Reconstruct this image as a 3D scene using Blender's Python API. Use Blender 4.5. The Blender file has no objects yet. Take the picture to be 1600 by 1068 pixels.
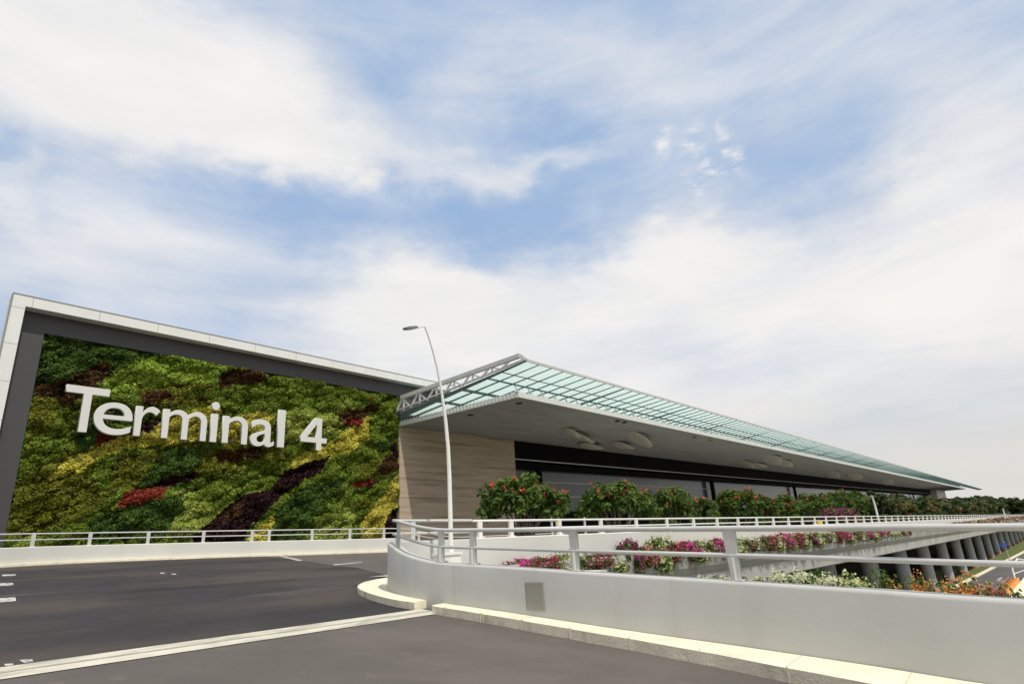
import bpy, math, random
import numpy as np
from mathutils import Vector, Matrix, noise as mnoise

C = bpy.context.scene
col = C.collection
rnd = random.Random(7)
rng = np.random.default_rng(7)
rad = math.radians

# ------------------------------------------------------------------ camera
# world: X runs along the terminal front, Y into the building, Z up, camera at the origin
F = 935.0
up = np.array([-180.0, -2834.0, F]); up /= np.linalg.norm(up)
vx = np.array([805.0, 253.0, F]); vx /= np.linalg.norm(vx)
vx = vx - up * (vx @ up); vx /= np.linalg.norm(vx)
vy = np.cross(up, vx)
RM = np.array([vx, vy, up])
def ray(px, py): return RM @ np.array([px - 800.0, py - 534.0, F])
def onY(px, py, y): d = ray(px, py); return d * (y / d[1])
def onZ(px, py, z): d = ray(px, py); return d * (z / d[2])
cd = bpy.data.cameras.new('camera'); cam = bpy.data.objects.new('camera', cd); col.objects.link(cam)
cd.lens = F / 1600 * 36; cd.sensor_width = 36; cd.clip_end = 6000; cd.clip_start = 0.05
mw = Matrix.Identity(4)
for r in range(3):
    mw[r][0] = RM[r][0]; mw[r][1] = -RM[r][1]; mw[r][2] = -RM[r][2]
cam.matrix_world = mw
C.camera = cam
C.render.engine = 'CYCLES'
C.view_settings.view_transform = 'Standard'; C.view_settings.look = 'None'
C.view_settings.gamma = 1.0; C.view_settings.exposure = 0.0
C.cycles.max_bounces = 8; C.cycles.transparent_max_bounces = 12

# ------------------------------------------------------------------ sun and sky
SUN = Vector((-0.20, -0.62, 1.09)).normalized()
sd = bpy.data.lights.new('sun', 'SUN'); sun = bpy.data.objects.new('sun', sd); col.objects.link(sun)
sd.energy = 3.3; sd.angle = rad(1.2); sd.color = (1.0, 0.94, 0.84)
sun.rotation_euler = SUN.to_track_quat('Z', 'Y').to_euler()

W = bpy.data.worlds.new('World'); C.world = W; W.use_nodes = True
nt = W.node_tree; nt.nodes.clear()
def N(t, **k):
    n = nt.nodes.new(t)
    for a, b in k.items(): setattr(n, a, b)
    return n
def setin(n, i, v):
    if isinstance(v, (int, float, tuple)): n.inputs[i].default_value = v
    else: nt.links.new(v, n.inputs[i])
def M(op, a, b=None, c=None, clamp=False):
    n = N('ShaderNodeMath', operation=op, use_clamp=clamp)
    setin(n, 0, a)
    if b is not None: setin(n, 1, b)
    if c is not None: setin(n, 2, c)
    return n.outputs[0]
sky = N('ShaderNodeTexSky', sky_type='NISHITA'); sky.sun_disc = False
sky.sun_elevation = math.asin(SUN.z); sky.sun_rotation = math.atan2(SUN.x, SUN.y)
sky.air_density = 1.0; sky.dust_density = 1.5; sky.ozone_density = 1.0
tc = N('ShaderNodeTexCoord'); sep = N('ShaderNodeSeparateXYZ'); nt.links.new(tc.outputs['Generated'], sep.inputs[0])
dx, dy, dz = sep.outputs
AZ = M('MULTIPLY', M('ARCTAN2', dy, dx), 180 / math.pi)
EL = M('MULTIPLY', M('ARCSINE', dz), 180 / math.pi)
comb = N('ShaderNodeCombineXYZ'); setin(comb, 0, AZ); setin(comb, 1, M('MULTIPLY', EL, 1.7))
def skynoise(scale, detail, rough, off, rot=0.0, sx=1.0, dist=0.0):
    mp = N('ShaderNodeMapping'); nt.links.new(comb.outputs[0], mp.inputs[0])
    mp.inputs['Location'].default_value = (off, off * .7, off * .3)
    mp.inputs['Rotation'].default_value = (0, 0, rot); mp.inputs['Scale'].default_value = (sx, 1, 1)
    n = N('ShaderNodeTexNoise'); n.inputs['Scale'].default_value = scale; n.inputs['Detail'].default_value = detail
    n.inputs['Roughness'].default_value = rough; n.inputs['Distortion'].default_value = dist
    nt.links.new(mp.outputs[0], n.inputs[0]); return n.outputs[0]
wa = M('MULTIPLY', M('SUBTRACT', skynoise(.05, 4, .55, 3.1), .5), 20.0)
we = M('MULTIPLY', M('SUBTRACT', skynoise(.06, 4, .55, 17.7), .5), 12.0)
wf = M('MULTIPLY', M('SUBTRACT', skynoise(.3, 5, .6, 31.0), .5), 5.0)
A2 = M('ADD', M('ADD', AZ, wa), wf); E2 = M('ADD', M('ADD', EL, we), M('MULTIPLY', wf, .6))
def azel(px, py):
    d = ray(px, py); d = d / np.linalg.norm(d)
    return math.degrees(math.atan2(d[1], d[0])), math.degrees(math.asin(d[2]))
def blob(px, py, qx, qy, width, w):
    """soft cloud bank from one sky direction to another, width in degrees"""
    a0, e0 = azel(px, py); a1, e1 = azel(qx, qy)
    ca, ce = (a0 + a1) / 2, (e0 + e1) / 2; L = max(1.0, math.hypot(a1 - a0, e1 - e0) / 2)
    th = math.atan2(e1 - e0, a1 - a0); c, s = math.cos(th), math.sin(th)
    u = M('ADD', M('MULTIPLY', A2, c / L), M('MULTIPLY_ADD', E2, s / L, -(ca * c + ce * s) / L))
    v = M('ADD', M('MULTIPLY', A2, -s / width), M('MULTIPLY_ADD', E2, c / width, (ca * s - ce * c) / width))
    r2 = M('ADD', M('MULTIPLY', u, u), M('MULTIPLY', v, v))
    return M('MULTIPLY', M('EXPONENT', M('MULTIPLY', r2, -1.0)), w)
BLOBS = [(-300, 60, 420, 60, 10, 1.05), (180, 150, 560, 190, 5, .55), (260, 215, 760, 265, 3.2, .75), (700, 262, 950, 238, 1.6, .45),
         (560, 20, 900, 10, 5, .30), (830, 110, 1300, 70, 5.0, .42), (1250, 60, 1800, 20, 8, .42), (60, 300, 80, 300, 3, .3), (-200, 390, 420, 400, 4.5, .42),
         (1380, 230, 1700, 170, 4, .25),
         (420, 520, 900, 470, 7.5, .85), (850, 470, 1250, 400, 7, .7), (1200, 420, 1900, 340, 9, 1.0), (500, 640, 1700, 640, 9, .75),
         (620, 330, 980, 370, 4.0, -.36), (800, 180, 930, 215, 4.0, -.28), (1120, 285, 1440, 190, 4.5, -.26), (-60, 265, 140, 275, 3.5, -.36), (300, 322, 640, 308, 3.5, -.34), (-40, 470, 60, 560, 3, -.3), (560, 120, 760, 60, 3, -.35),
         (430, 150, 800, 130, 4.5, .38),
         (1150, 480, 1600, 430, 3, .4), (960, 420, 1240, 350, 2.5, .35), (650, 450, 830, 420, 2.5, .3), (-100, 520, 300, 560, 6, .35)]
den = None
for b in BLOBS:
    o = blob(*b); den = o if den is None else M('ADD', den, o)
# scattered small puffs
puff = None
for b in [(1000, 238, 1026, 230, .55, .8), (1060, 222, 1100, 212, .6, .9), (1155, 245, 1180, 236, .7, 1.0), (1080, 270, 1125, 262, .7, .9), (1065, 306, 1085, 298, .5, .7), (1140, 200, 1150, 196, .4, .5)]:
    a0, e0 = azel(b[0], b[1]); a1, e1 = azel(b[2], b[3])
    o = blob(b[0] , b[1], b[2], b[3], b[4] * 2.0, b[5]); puff = o if puff is None else M('ADD', puff, o)
pn = skynoise(.55, 8, .7, 12.0, rad(-35), .45, .5)
pk = N('ShaderNodeMapRange'); nt.links.new(pn, pk.inputs[0]); pk.inputs[1].default_value = .40; pk.inputs[2].default_value = .62
den = M('ADD', den, M('MULTIPLY', M('MULTIPLY', puff, pk.outputs[0]), .75))
back = M('MULTIPLY', M('SUBTRACT', M('ABSOLUTE', M('SUBTRACT', AZ, 46.0)), 62.0), 1 / 25.0, clamp=True)  # extra cloud behind and above the view, added to neutralise the blue ambient light
topc = M('MULTIPLY', M('SUBTRACT', EL, 52.0), 1 / 14.0, clamp=True)
den = M('ADD', den, M('MULTIPLY', M('MAXIMUM', back, topc), .75))
n1 = skynoise(.045, 9, .62, 5.5, rad(-20), .5, .6)
n2 = skynoise(.16, 8, .62, 51.5, rad(-25), .35, .8)
dens = M('ADD', den, M('MULTIPLY', M('SUBTRACT', n1, .5), .95))
dens = M('ADD', dens, M('MULTIPLY', M('SUBTRACT', n2, .5), .55))
mr = N('ShaderNodeMapRange', interpolation_type='SMOOTHSTEP'); nt.links.new(dens, mr.inputs[0])
mr.inputs[1].default_value = -.22; mr.inputs[2].default_value = .98
# milky band towards the horizon
hz = N('ShaderNodeMapRange', interpolation_type='SMOOTHSTEP'); nt.links.new(EL, hz.inputs[0])
hz.inputs[1].default_value = 20; hz.inputs[2].default_value = 3; hz.inputs[3].default_value = 0; hz.inputs[4].default_value = .93
cover = M('MAXIMUM', mr.outputs[0], hz.outputs[0])
shade = skynoise(.11, 7, .6, 77.0, rad(-15), .45, .5)
cr = N('ShaderNodeValToRGB'); nt.links.new(shade, cr.inputs[0])
cr.color_ramp.elements[0].position = .30; cr.color_ramp.elements[0].color = (7.1, 7.3, 7.7, 1)
cr.color_ramp.elements[1].position = .62; cr.color_ramp.elements[1].color = (8.9, 8.8, 8.7, 1)
# thick cloud glows whiter than thin veil
thick = N('ShaderNodeMapRange'); nt.links.new(dens, thick.inputs[0]); thick.inputs[1].default_value = .5; thick.inputs[2].default_value = 1.5
thick.inputs[3].default_value = 0; thick.inputs[4].default_value = .8
cm = N('ShaderNodeMix', data_type='RGBA'); nt.links.new(thick.outputs[0], cm.inputs[0]); nt.links.new(cr.outputs[0], cm.inputs[6]); cm.inputs[7].default_value = (9.4, 9.2, 8.9, 1)
# warm pale horizon
wm = N('ShaderNodeMapRange', interpolation_type='SMOOTHSTEP'); nt.links.new(EL, wm.inputs[0]); wm.inputs[1].default_value = 15; wm.inputs[2].default_value = 2
wm.inputs[3].default_value = 0; wm.inputs[4].default_value = .8
cw = N('ShaderNodeMix', data_type='RGBA'); nt.links.new(wm.outputs[0], cw.inputs[0]); nt.links.new(cm.outputs[2], cw.inputs[6]); cw.inputs[7].default_value = (7.3, 7.0, 6.3, 1)
bl = N('ShaderNodeMix', data_type='RGBA'); bl.inputs[0].default_value = .88; nt.links.new(sky.outputs[0], bl.inputs[6]); bl.inputs[7].default_value = (3.5, 5.1, 7.7, 1)
mx = N('ShaderNodeMix', data_type='RGBA'); nt.links.new(cover, mx.inputs[0]); nt.links.new(bl.outputs[2], mx.inputs[6]); nt.links.new(cw.outputs[2], mx.inputs[7])
bg = N('ShaderNodeBackground'); nt.links.new(mx.outputs[2], bg.inputs[0]); bg.inputs[1].default_value = .1
wo = N('ShaderNodeOutputWorld'); nt.links.new(bg.outputs[0], wo.inputs[0])

# ------------------------------------------------------------------ materials
def mat(name, c, rough=.7, var=.12, scale=3.0, metal=0.0, bump=0.0, bscale=30.0, stretch=(1, 1, 1), c2=None, lo=.35, hi=.65, spec=.5, detail=6):
    m = bpy.data.materials.new(name); m.use_nodes = True; t = m.node_tree; p = t.nodes['Principled BSDF']
    p.inputs['Roughness'].default_value = rough; p.inputs['Metallic'].default_value = metal
    p.inputs['Specular IOR Level'].default_value = spec
    co = t.nodes.new('ShaderNodeTexCoord'); mp = t.nodes.new('ShaderNodeMapping'); mp.inputs['Scale'].default_value = stretch
    t.links.new(co.outputs['Object'], mp.inputs[0])
    n = t.nodes.new('ShaderNodeTexNoise'); n.inputs['Scale'].default_value = scale; n.inputs['Detail'].default_value = detail; n.inputs['Roughness'].default_value = .65
    t.links.new(mp.outputs[0], n.inputs[0])
    r = t.nodes.new('ShaderNodeValToRGB'); t.links.new(n.outputs[0], r.inputs[0])
    r.color_ramp.elements[0].position = lo; r.color_ramp.elements[1].position = hi
    if c2 is None:
        a = tuple(x * (1 - var) for x in c); b = tuple(min(1, x * (1 + var)) for x in c)
    else: a, b = c, c2
    r.color_ramp.elements[0].color = (*a, 1); r.color_ramp.elements[1].color = (*b, 1)
    t.links.new(r.outputs[0], p.inputs['Base Color'])
    if bump:
        n2 = t.nodes.new('ShaderNodeTexNoise'); n2.inputs['Scale'].default_value = bscale; n2.inputs['Detail'].default_value = 5
        t.links.new(mp.outputs[0], n2.inputs[0])
        bp = t.nodes.new('ShaderNodeBump'); bp.inputs['Strength'].default_value = bump; bp.inputs['Distance'].default_value = .02
        t.links.new(n2.outputs[0], bp.inputs['Height']); t.links.new(bp.outputs[0], p.inputs['Normal'])
    m['ramp'] = r.name
    return m
def mix_noise(m, c, scale, lo, hi, amount=1.0, stretch=(1, 1, 1), seed=0.0):
    """a second layer: stains, dirt or wear of colour c where a noise passes lo..hi"""
    t = m.node_tree; p = t.nodes['Principled BSDF']; src = p.inputs['Base Color'].links[0].from_socket
    co = t.nodes.new('ShaderNodeTexCoord'); mp = t.nodes.new('ShaderNodeMapping'); mp.inputs['Scale'].default_value = stretch
    mp.inputs['Location'].default_value = (seed, seed * 2, seed * 3)
    t.links.new(co.outputs['Object'], mp.inputs[0])
    n = t.nodes.new('ShaderNodeTexNoise'); n.inputs['Scale'].default_value = scale; n.inputs['Detail'].default_value = 8; n.inputs['Roughness'].default_value = .6
    t.links.new(mp.outputs[0], n.inputs[0])
    g = t.nodes.new('ShaderNodeMapRange'); g.interpolation_type = 'SMOOTHSTEP'; t.links.new(n.outputs[0], g.inputs[0])
    g.inputs[1].default_value = lo; g.inputs[2].default_value = hi; g.inputs[3].default_value = 0; g.inputs[4].default_value = amount
    x = t.nodes.new('ShaderNodeMix'); x.data_type = 'RGBA'; t.links.new(g.outputs[0], x.inputs[0]); t.links.new(src, x.inputs[6]); x.inputs[7].default_value = (*c, 1)
    t.links.new(x.outputs[2], p.inputs['Base Color']); return m
def leafmat(name, c, c2, trans=.35, rough=.55):
    """leaf colour drifts from c to c2 leaf by leaf (attribute) and patch by patch"""
    m = bpy.data.materials.new(name); m.use_nodes = True; t = m.node_tree; p = t.nodes['Principled BSDF']
    at = t.nodes.new('ShaderNodeAttribute'); at.attribute_name = 'leafvar'
    r = t.nodes.new('ShaderNodeValToRGB'); t.links.new(at.outputs['Fac'], r.inputs[0])
    r.color_ramp.elements[0].color = (*c, 1); r.color_ramp.elements[1].color = (*c2, 1)
    t.links.new(r.outputs[0], p.inputs['Base Color']); p.inputs['Roughness'].default_value = rough; p.inputs['Specular IOR Level'].default_value = .25
    tr = t.nodes.new('ShaderNodeBsdfTranslucent'); t.links.new(r.outputs[0], tr.inputs[0])
    mxs = t.nodes.new('ShaderNodeMixShader'); mxs.inputs[0].default_value = trans
    t.links.new(p.outputs[0], mxs.inputs[1]); t.links.new(tr.outputs[0], mxs.inputs[2])
    t.links.new(mxs.outputs[0], t.nodes['Material Output'].inputs[0]); return m

m_paint = mat('painted_concrete', (.455, .457, .435), .92, .06, .6, bump=.08, bscale=40)
mix_noise(m_paint, (.39, .388, .36), 1.6, .50, .74, .6, (1, 1, .10)); mix_noise(m_paint, (.49, .492, .47), .5, .5, .7, .5, (1, 1, .6), 7)
m_paint2 = mat('painted_concrete_far', (.60, .602, .57), .75, .04, .5, bump=.05, bscale=40)
mix_noise(m_paint2, (.5, .5, .46), 1.3, .58, .8, .5, (1, 1, .2))
m_rail = mat('grey_rail_paint', (.53, .532, .51), .42, .06, 2.0, bump=.02)
m_stain = mat('stained_concrete', (.38, .38, .36), .85, .12, .5, bump=.15, bscale=20, stretch=(1, 1, .2))
mix_noise(m_stain, (.16, .15, .14), 1.1, .52, .75, .6, (1, 1, .12))
m_kerb = mat('cream_kerb', (.78, .72, .55), .85, .07, 2.5, bump=.3, bscale=50)
mix_noise(m_kerb, (.52, .45, .33), 2.2, .52, .74, .6); mix_noise(m_kerb, (.30, .26, .20), 7.0, .64, .74, .5)
m_kerbside = mat('worn_kerb_side', (.66, .60, .48), .9, .12, 2.0, bump=.5, bscale=30)
mix_noise(m_kerbside, (.30, .26, .20), 2.2, .54, .70, .65, (1, 1, .5))
m_asph_near = mat('brownish_asphalt', (.096, .084, .074), .92, .10, .8, bump=.35, bscale=120)
mix_noise(m_asph_near, (.128, .106, .094), .35, .48, .62, .8, (1, .5, 1)); mix_noise(m_asph_near, (.075, .066, .063), .5, .60, .75, .6, (1, .4, 1), 9)
mix_noise(m_asph_near, (.20, .18, .16), 40, .60, .70, .45); mix_noise(m_asph_near, (.045, .038, .034), 30, .60, .72, .5, (1, 1, 1), 3); mix_noise(m_asph_near, (.16, .13, .11), 2.5, .60, .72, .5, (1, .6, 1), 13)
m_asph_dark = mat('dark_asphalt', (.044, .041, .042), .90, .14, .6, bump=.35, bscale=120, spec=.15)
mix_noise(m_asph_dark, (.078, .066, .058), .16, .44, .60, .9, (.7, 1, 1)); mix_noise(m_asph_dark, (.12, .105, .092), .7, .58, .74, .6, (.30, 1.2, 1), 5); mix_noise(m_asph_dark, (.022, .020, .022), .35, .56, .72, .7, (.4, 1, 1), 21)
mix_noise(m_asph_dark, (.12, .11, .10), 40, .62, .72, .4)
m_gutter = mat('pale_joint_concrete', (.55, .52, .43), .85, .10, 2.0, bump=.3, bscale=40)
mix_noise(m_gutter, (.30, .28, .23), 2.2, .46, .64, .75, (.5, 1.5, 1))
m_groove = mat('joint_groove', (.36, .34, .28), .9, .2, 4.0)
m_white = mat('road_paint', (.55, .54, .51), .9, .1, 4.0); mix_noise(m_white, (.14, .13, .125), 9, .45, .58, .85)
m_clad = mat('white_cladding', (.72, .725, .71), .45, .03, .7)
m_joint = mat('cladding_joint', (.30, .30, .29), .7, .05)
m_charcoal = mat('charcoal_panel', (.056, .053, .056), .55, .06, .3)
m_black = mat('black_metal', (.004, .004, .005), .8, .1, spec=.1)
m_soffit = mat('board_marked_soffit', (.245, .26, .25), .8, .12, 1.3, stretch=(.12, 1.6, 1), c2=(.38, .395, .38), lo=.3, hi=.7)
mix_noise(m_soffit, (.22, .22, .20), .8, .52, .7, .6, (.08, 1.2, 1))
m_fascia = mat('soffit_edge', (.62, .64, .61), .5, .04)
m_stone = mat('banded_stone', (.35, .275, .20), .8, .1, 1.2, stretch=(.16, .16, 2.6), c2=(.52, .43, .33), lo=.3, hi=.7, bump=.15, bscale=6)
mix_noise(m_stone, (.22, .17, .125), 1.0, .5, .66, .75, (.10, .1, 2.6), 4)
m_web = mat('white_truss_web', (.72, .72, .70), .5, .03)
m_steel = mat('light_grey_steel', (.50, .50, .49), .5, .05)
m_rib = mat('dark_green_rib', (.13, .20, .19), .5, .1)
m_letter = mat('sign_letter', (.64, .64, .615), .6, .02, .5)
m_petal = mat('ceiling_petal', (.46, .45, .39), .6, .06, .8)
m_grassy = mat('verge_grass', (.075, .105, .022), .95, .2, 1.5, bump=.4, c2=(.13, .15, .04)); mix_noise(m_grassy, (.22, .13, .07), .7, .6, .7, .6)
m_ground = mat('ground', (.10, .11, .05), .95, .2, .05)
m_road = mat('lower_road', (.105, .098, .100), .85, .12, .3, bump=.2, bscale=80)
m_col = mat('grey_column', (.34, .35, .37), .7, .08, .6, stretch=(1, 1, .2))
m_darkwall = mat('undercroft_shade', (.012, .012, .013), .9, .2)  # near-black colour stands in for the shade below the deck
m_pinkish = mat('red_stained_base', (.42, .22, .17), .8, .15, 1.0)
m_bark = mat('pale_bark', (.20, .17, .13), .85, .2, 8.0, bump=.4)
m_lampw = mat('white_lamp_paint', (.76, .75, .71), .4, .03)
m_lamph = mat('lamp_head_grey', (.17, .18, .17), .5, .05)
m_steelp = mat('brushed_hatch', (.34, .33, .29), .45, .06, 1.5, metal=.35, stretch=(1, 1, .4))
m_orange = mat('orange_barrier', (.75, .27, .02), .5, .08)
m_blue = mat('blue_sign', (.02, .10, .50), .4, .03)
m_kjoint = mat('kerb_joint', (.56, .50, .38), .9, .15, 3.0)
m_pjoint = mat('parapet_joint', (.36, .35, .32), .8, .1)
m_deck = mat('pale_deck_paving', (.42, .40, .36), .9, .1, .6)
m_soil = mat('planter_soil', (.06, .045, .03), .95, .2)
# tinted facade glass: dark, glossy
m_glass = mat('facade_glass', (.050, .062, .068), .18, .10, .25, spec=.45)
# frosted mint canopy glass
m_mint = bpy.data.materials.new('mint_canopy_glass'); m_mint.use_nodes = True; t = m_mint.node_tree; p = t.nodes['Principled BSDF']
p.inputs['Base Color'].default_value = (.74, .84, .81, 1); p.inputs['Roughness'].default_value = .25
tl = t.nodes.new('ShaderNodeBsdfTranslucent'); tl.inputs[0].default_value = (.82, .895, .872, 1)
mxs = t.nodes.new('ShaderNodeMixShader'); mxs.inputs[0].default_value = .78
t.links.new(p.outputs[0], mxs.inputs[1]); t.links.new(tl.outputs[0], mxs.inputs[2]); t.links.new(mxs.outputs[0], t.nodes['Material Output'].inputs[0])

# ------------------------------------------------------------------ helpers
def tag(o, label=None, cat=None, group=None, kind=None):
    if label: o['label'] = label
    if cat: o['category'] = cat
    if group: o['group'] = group
    if kind: o['kind'] = kind
    return o
def empty(name, loc=(0, 0, 0), rz=0.0):
    o = bpy.data.objects.new(name, None); col.objects.link(o); o.location = loc; o.rotation_euler[2] = rz; o.empty_display_size = .3; return o
class MB:
    def __init__(s): s.v = []; s.f = []; s.mi = []; s.k = 0
    def add(s, v, f, k=None):
        b = len(s.v); s.v += [tuple(map(float, x)) for x in v]; s.f += [tuple(i + b for i in q) for q in f]; s.mi += [s.k if k is None else k] * len(f); return s
    def box(s, x0, x1, y0, y1, z0, z1, k=None):
        v = [(x, y, z) for z in (z0, z1) for x, y in ((x0, y0), (x1, y0), (x1, y1), (x0, y1))]
        return s.add(v, [(0, 3, 2, 1), (4, 5, 6, 7), (0, 1, 5, 4), (1, 2, 6, 5), (2, 3, 7, 6), (3, 0, 4, 7)], k)
    def beam(s, a, b, w, h, upv=(0, 0, 1), w2=None, h2=None):
        a = Vector(a); b = Vector(b); d = (b - a).normalized(); u = Vector(upv)
        if abs(d.dot(u)) > .98: u = Vector((0, 1, 0))
        sx = d.cross(u).normalized(); sy = sx.cross(d).normalized(); v = []
        for p_, ww, hh in ((a, w, h), (b, w2 or w, h2 or h)):
            for i, j in ((-1, -1), (1, -1), (1, 1), (-1, 1)): v.append(p_ + sx * (i * ww / 2) + sy * (j * hh / 2))
        return s.add(v, [(3, 2, 1, 0), (4, 5, 6, 7), (0, 1, 5, 4), (1, 2, 6, 5), (2, 3, 7, 6), (3, 0, 4, 7)])
    def tube(s, path, r, n=10, cap=True):
        P = [Vector(q) for q in path]; R = r if isinstance(r, (list, tuple)) else [r] * len(P); v = []
        u = None
        for i, q in enumerate(P):
            d = (P[min(i + 1, len(P) - 1)] - P[max(i - 1, 0)]).normalized()
            if u is None: u = Vector((0, 0, 1)) if abs(d.z) < .9 else Vector((1, 0, 0))
            u = (u - d * u.dot(d)).normalized(); w = d.cross(u)
            for j in range(n):
                a = 2 * math.pi * j / n; v.append(q + (u * math.cos(a) + w * math.sin(a)) * R[i])
        f = [(i * n + j, i * n + (j + 1) % n, (i + 1) * n + (j + 1) % n, (i + 1) * n + j) for i in range(len(P) - 1) for j in range(n)]
        if cap: f += [tuple(range(n - 1, -1, -1)), tuple((len(P) - 1) * n + j for j in range(n))]
        return s.add(v, f)
    def sweep(s, path, prof, ks=None, cap=True):
        """path: (x,y,z); prof: closed list of (offset to the left, height)"""
        n = len(prof); v = []
        for i, q in enumerate(path):
            a = path[max(i - 1, 0)]; b = path[min(i + 1, len(path) - 1)]
            L = math.hypot(b[0] - a[0], b[1] - a[1]); nx, ny = -(b[1] - a[1]) / L, (b[0] - a[0]) / L
            for o, h in prof: v.append((q[0] + nx * o, q[1] + ny * o, q[2] + h))
        b0 = len(s.v); s.v += v
        for i in range(len(path) - 1):
            for j in range(n):
                s.f.append(tuple(b0 + t_ for t_ in (i * n + j, i * n + (j + 1) % n, (i + 1) * n + (j + 1) % n, (i + 1) * n + j))); s.mi.append(ks[j] if ks else s.k)
        if cap:
            s.f.append(tuple(b0 + j for j in range(n - 1, -1, -1))); s.mi.append(ks[0] if ks else s.k)
            s.f.append(tuple(b0 + (len(path) - 1) * n + j for j in range(n))); s.mi.append(ks[0] if ks else s.k)
        return s
    def build(s, name, m, parent=None, smooth=False, fixn=True):
        me = bpy.data.meshes.new(name); me.from_pydata(s.v, [], s.f)
        for x in (m if isinstance(m, (list, tuple)) else [m]): me.materials.append(x)
        me.polygons.foreach_set('material_index', s.mi)
        if fixn:
            import bmesh
            bm = bmesh.new(); bm.from_mesh(me); bmesh.ops.recalc_face_normals(bm, faces=bm.faces); bm.to_mesh(me); bm.free()
        if smooth:
            me.shade_smooth()
            try: me.set_sharp_from_angle(angle=rad(40))
            except Exception: pass
        o = bpy.data.objects.new(name, me); col.objects.link(o)
        if parent: o.parent = parent
        return o
def crom(pts, n=8):
    P = [np.array(p_, float) for p_ in pts]; P = [2 * P[0] - P[1]] + P + [2 * P[-1] - P[-2]]; out = []
    for i in range(1, len(P) - 2):
        for k in range(n):
            t_ = k / n; a, b, c_, d = P[i - 1:i + 3]
            out.append(.5 * ((2 * b) + (-a + c_) * t_ + (2 * a - 5 * b + 4 * c_ - d) * t_ ** 2 + (-a + 3 * b - 3 * c_ + d) * t_ ** 3))
    out.append(P[-2]); return [tuple(map(float, q)) for q in out]
def arclen(path):
    s_ = [0.0]
    for a, b in zip(path[:-1], path[1:]): s_.append(s_[-1] + math.dist(a, b))
    return s_
def leaves(name, cen, nrm, size, mats, mi=None, parent=None, elong=1.6, jitter=.6, var=None):
    """many small leaf-shaped faces (one mesh): cen, nrm are (n,3) arrays"""
    n = len(cen); nr = nrm + rng.normal(0, jitter, (n, 3)); nr /= np.linalg.norm(nr, axis=1, keepdims=True) + 1e-9
    a = np.cross(nr, rng.normal(0, 1, (n, 3))); a /= np.linalg.norm(a, axis=1, keepdims=True) + 1e-9; b = np.cross(nr, a)
    sz = (size * rng.uniform(.7, 1.3, n))[:, None] * np.ones((n, 3))
    v = np.empty((n, 4, 3)); v[:, 0] = cen - a * sz * elong / 2; v[:, 1] = cen + b * sz / 2; v[:, 2] = cen + a * sz * elong / 2; v[:, 3] = cen - b * sz / 2
    v[:, 1] += nr * sz * .15; v[:, 3] += nr * sz * .15
    me = bpy.data.meshes.new(name); me.vertices.add(n * 4); me.vertices.foreach_set('co', v.ravel())
    me.loops.add(n * 4); me.loops.foreach_set('vertex_index', np.arange(n * 4)); me.polygons.add(n)
    me.polygons.foreach_set('loop_start', np.arange(n) * 4)
    for m_ in mats: me.materials.append(m_)
    if mi is not None: me.polygons.foreach_set('material_index', np.asarray(mi, dtype=np.int32))
    me.update(calc_edges=True)
    at = me.attributes.new('leafvar', 'FLOAT', 'POINT')
    vv = np.clip(rng.normal(.5, .24, n) if var is None else var + rng.normal(0, .15, n), 0, 1); at.data.foreach_set('value', np.repeat(vv, 4).astype(np.float32))
    o = bpy.data.objects.new(name, me); col.objects.link(o)
    if parent: o.parent = parent
    return o
def copy_tree(o, parent=None):
    c = o.copy(); col.objects.link(c); c.parent = parent
    for ch in list(o.children): copy_tree(ch, c)
    return c

# ------------------------------------------------------------------ heights
def plane(x, y): return -1.5504 - .014 * x + .05 * y
def onP(px, py, dz=0.0):
    d = ray(px, py); return d * ((-1.5504 + dz) / (d[2] + .014 * d[0] - .05 * d[1]))
VX, VY, VZ = 11.0, 12.5, .635          # a point on the top rail of the viaduct
VS, VD = -.051, -.012                  # its direction: dy/dx, dz/dx
def vline(x): return (x, VY + VS * (x - VX), VZ + VD * (x - VX))
def sstep(t_): t_ = min(1, max(0, t_)); return t_ * t_ * (3 - 2 * t_)
def roadz(x, y):
    w = sstep((x - .83 * y) / 6) if y > 12.3 else 0
    return (1 - w) * plane(x, y) + w * (VZ + VD * (x - VX) - 1.48)
GZ = -9.0

# ------------------------------------------------------------------ ground, roads
g = MB(); g.add([(-3000, -3000, GZ), (5000, -3000, GZ), (5000, 3000, GZ), (-3000, 3000, GZ)], [(0, 1, 2, 3)])
tag(g.build('ground', m_ground), kind='structure')
NW = crom([(6.0, -14, 0), (6.5, -8, 0), (6.9, -3.5, 0), (7.2, .2, 0), (7.48, 1.6, 0), (7.72, 3.0, 0), (7.92, 4.5, 0), (8.2, 6.1, 0), (8.42, 7.3, 0), (8.6, 8.5, 0), (8.77, 9.5, 0), (8.98, 10.35, 0),
           (9.3, 11.2, 0), (9.66, 11.9, 0), (10.05, 12.35, 0), (10.5, 12.6, 0), (11.1, 12.68, 0), (12.0, 12.62, 0), (13.1, 12.54, 0)], 6)
def lift(x, y): return .225 * sstep((y - 9.0) / 3.2)
NW = [(x, y, plane(x, y) + lift(x, y)) for x, y, _ in NW]
def wallx(y):
    for a, b in zip(NW[:-1], NW[1:]):
        if a[1] <= y <= b[1]: return a[0] + (b[0] - a[0]) * (y - a[1]) / (b[1] - a[1] + 1e-9)
    return NW[0][0]
r = MB()
def gridblock(ys, xl, xr, n):
    b = len(r.v)
    for y in ys:
        a, c_ = xl(y), xr(y)
        for i in range(n + 1):
            x = a + (c_ - a) * i / n; r.v.append((x, y, roadz(x, y)))
    for j in range(len(ys) - 1):
        for i in range(n):
            q = b + j * (n + 1) + i; r.f.append((q, q + 1, q + n + 2, q + n + 1)); r.mi.append(0)
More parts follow.
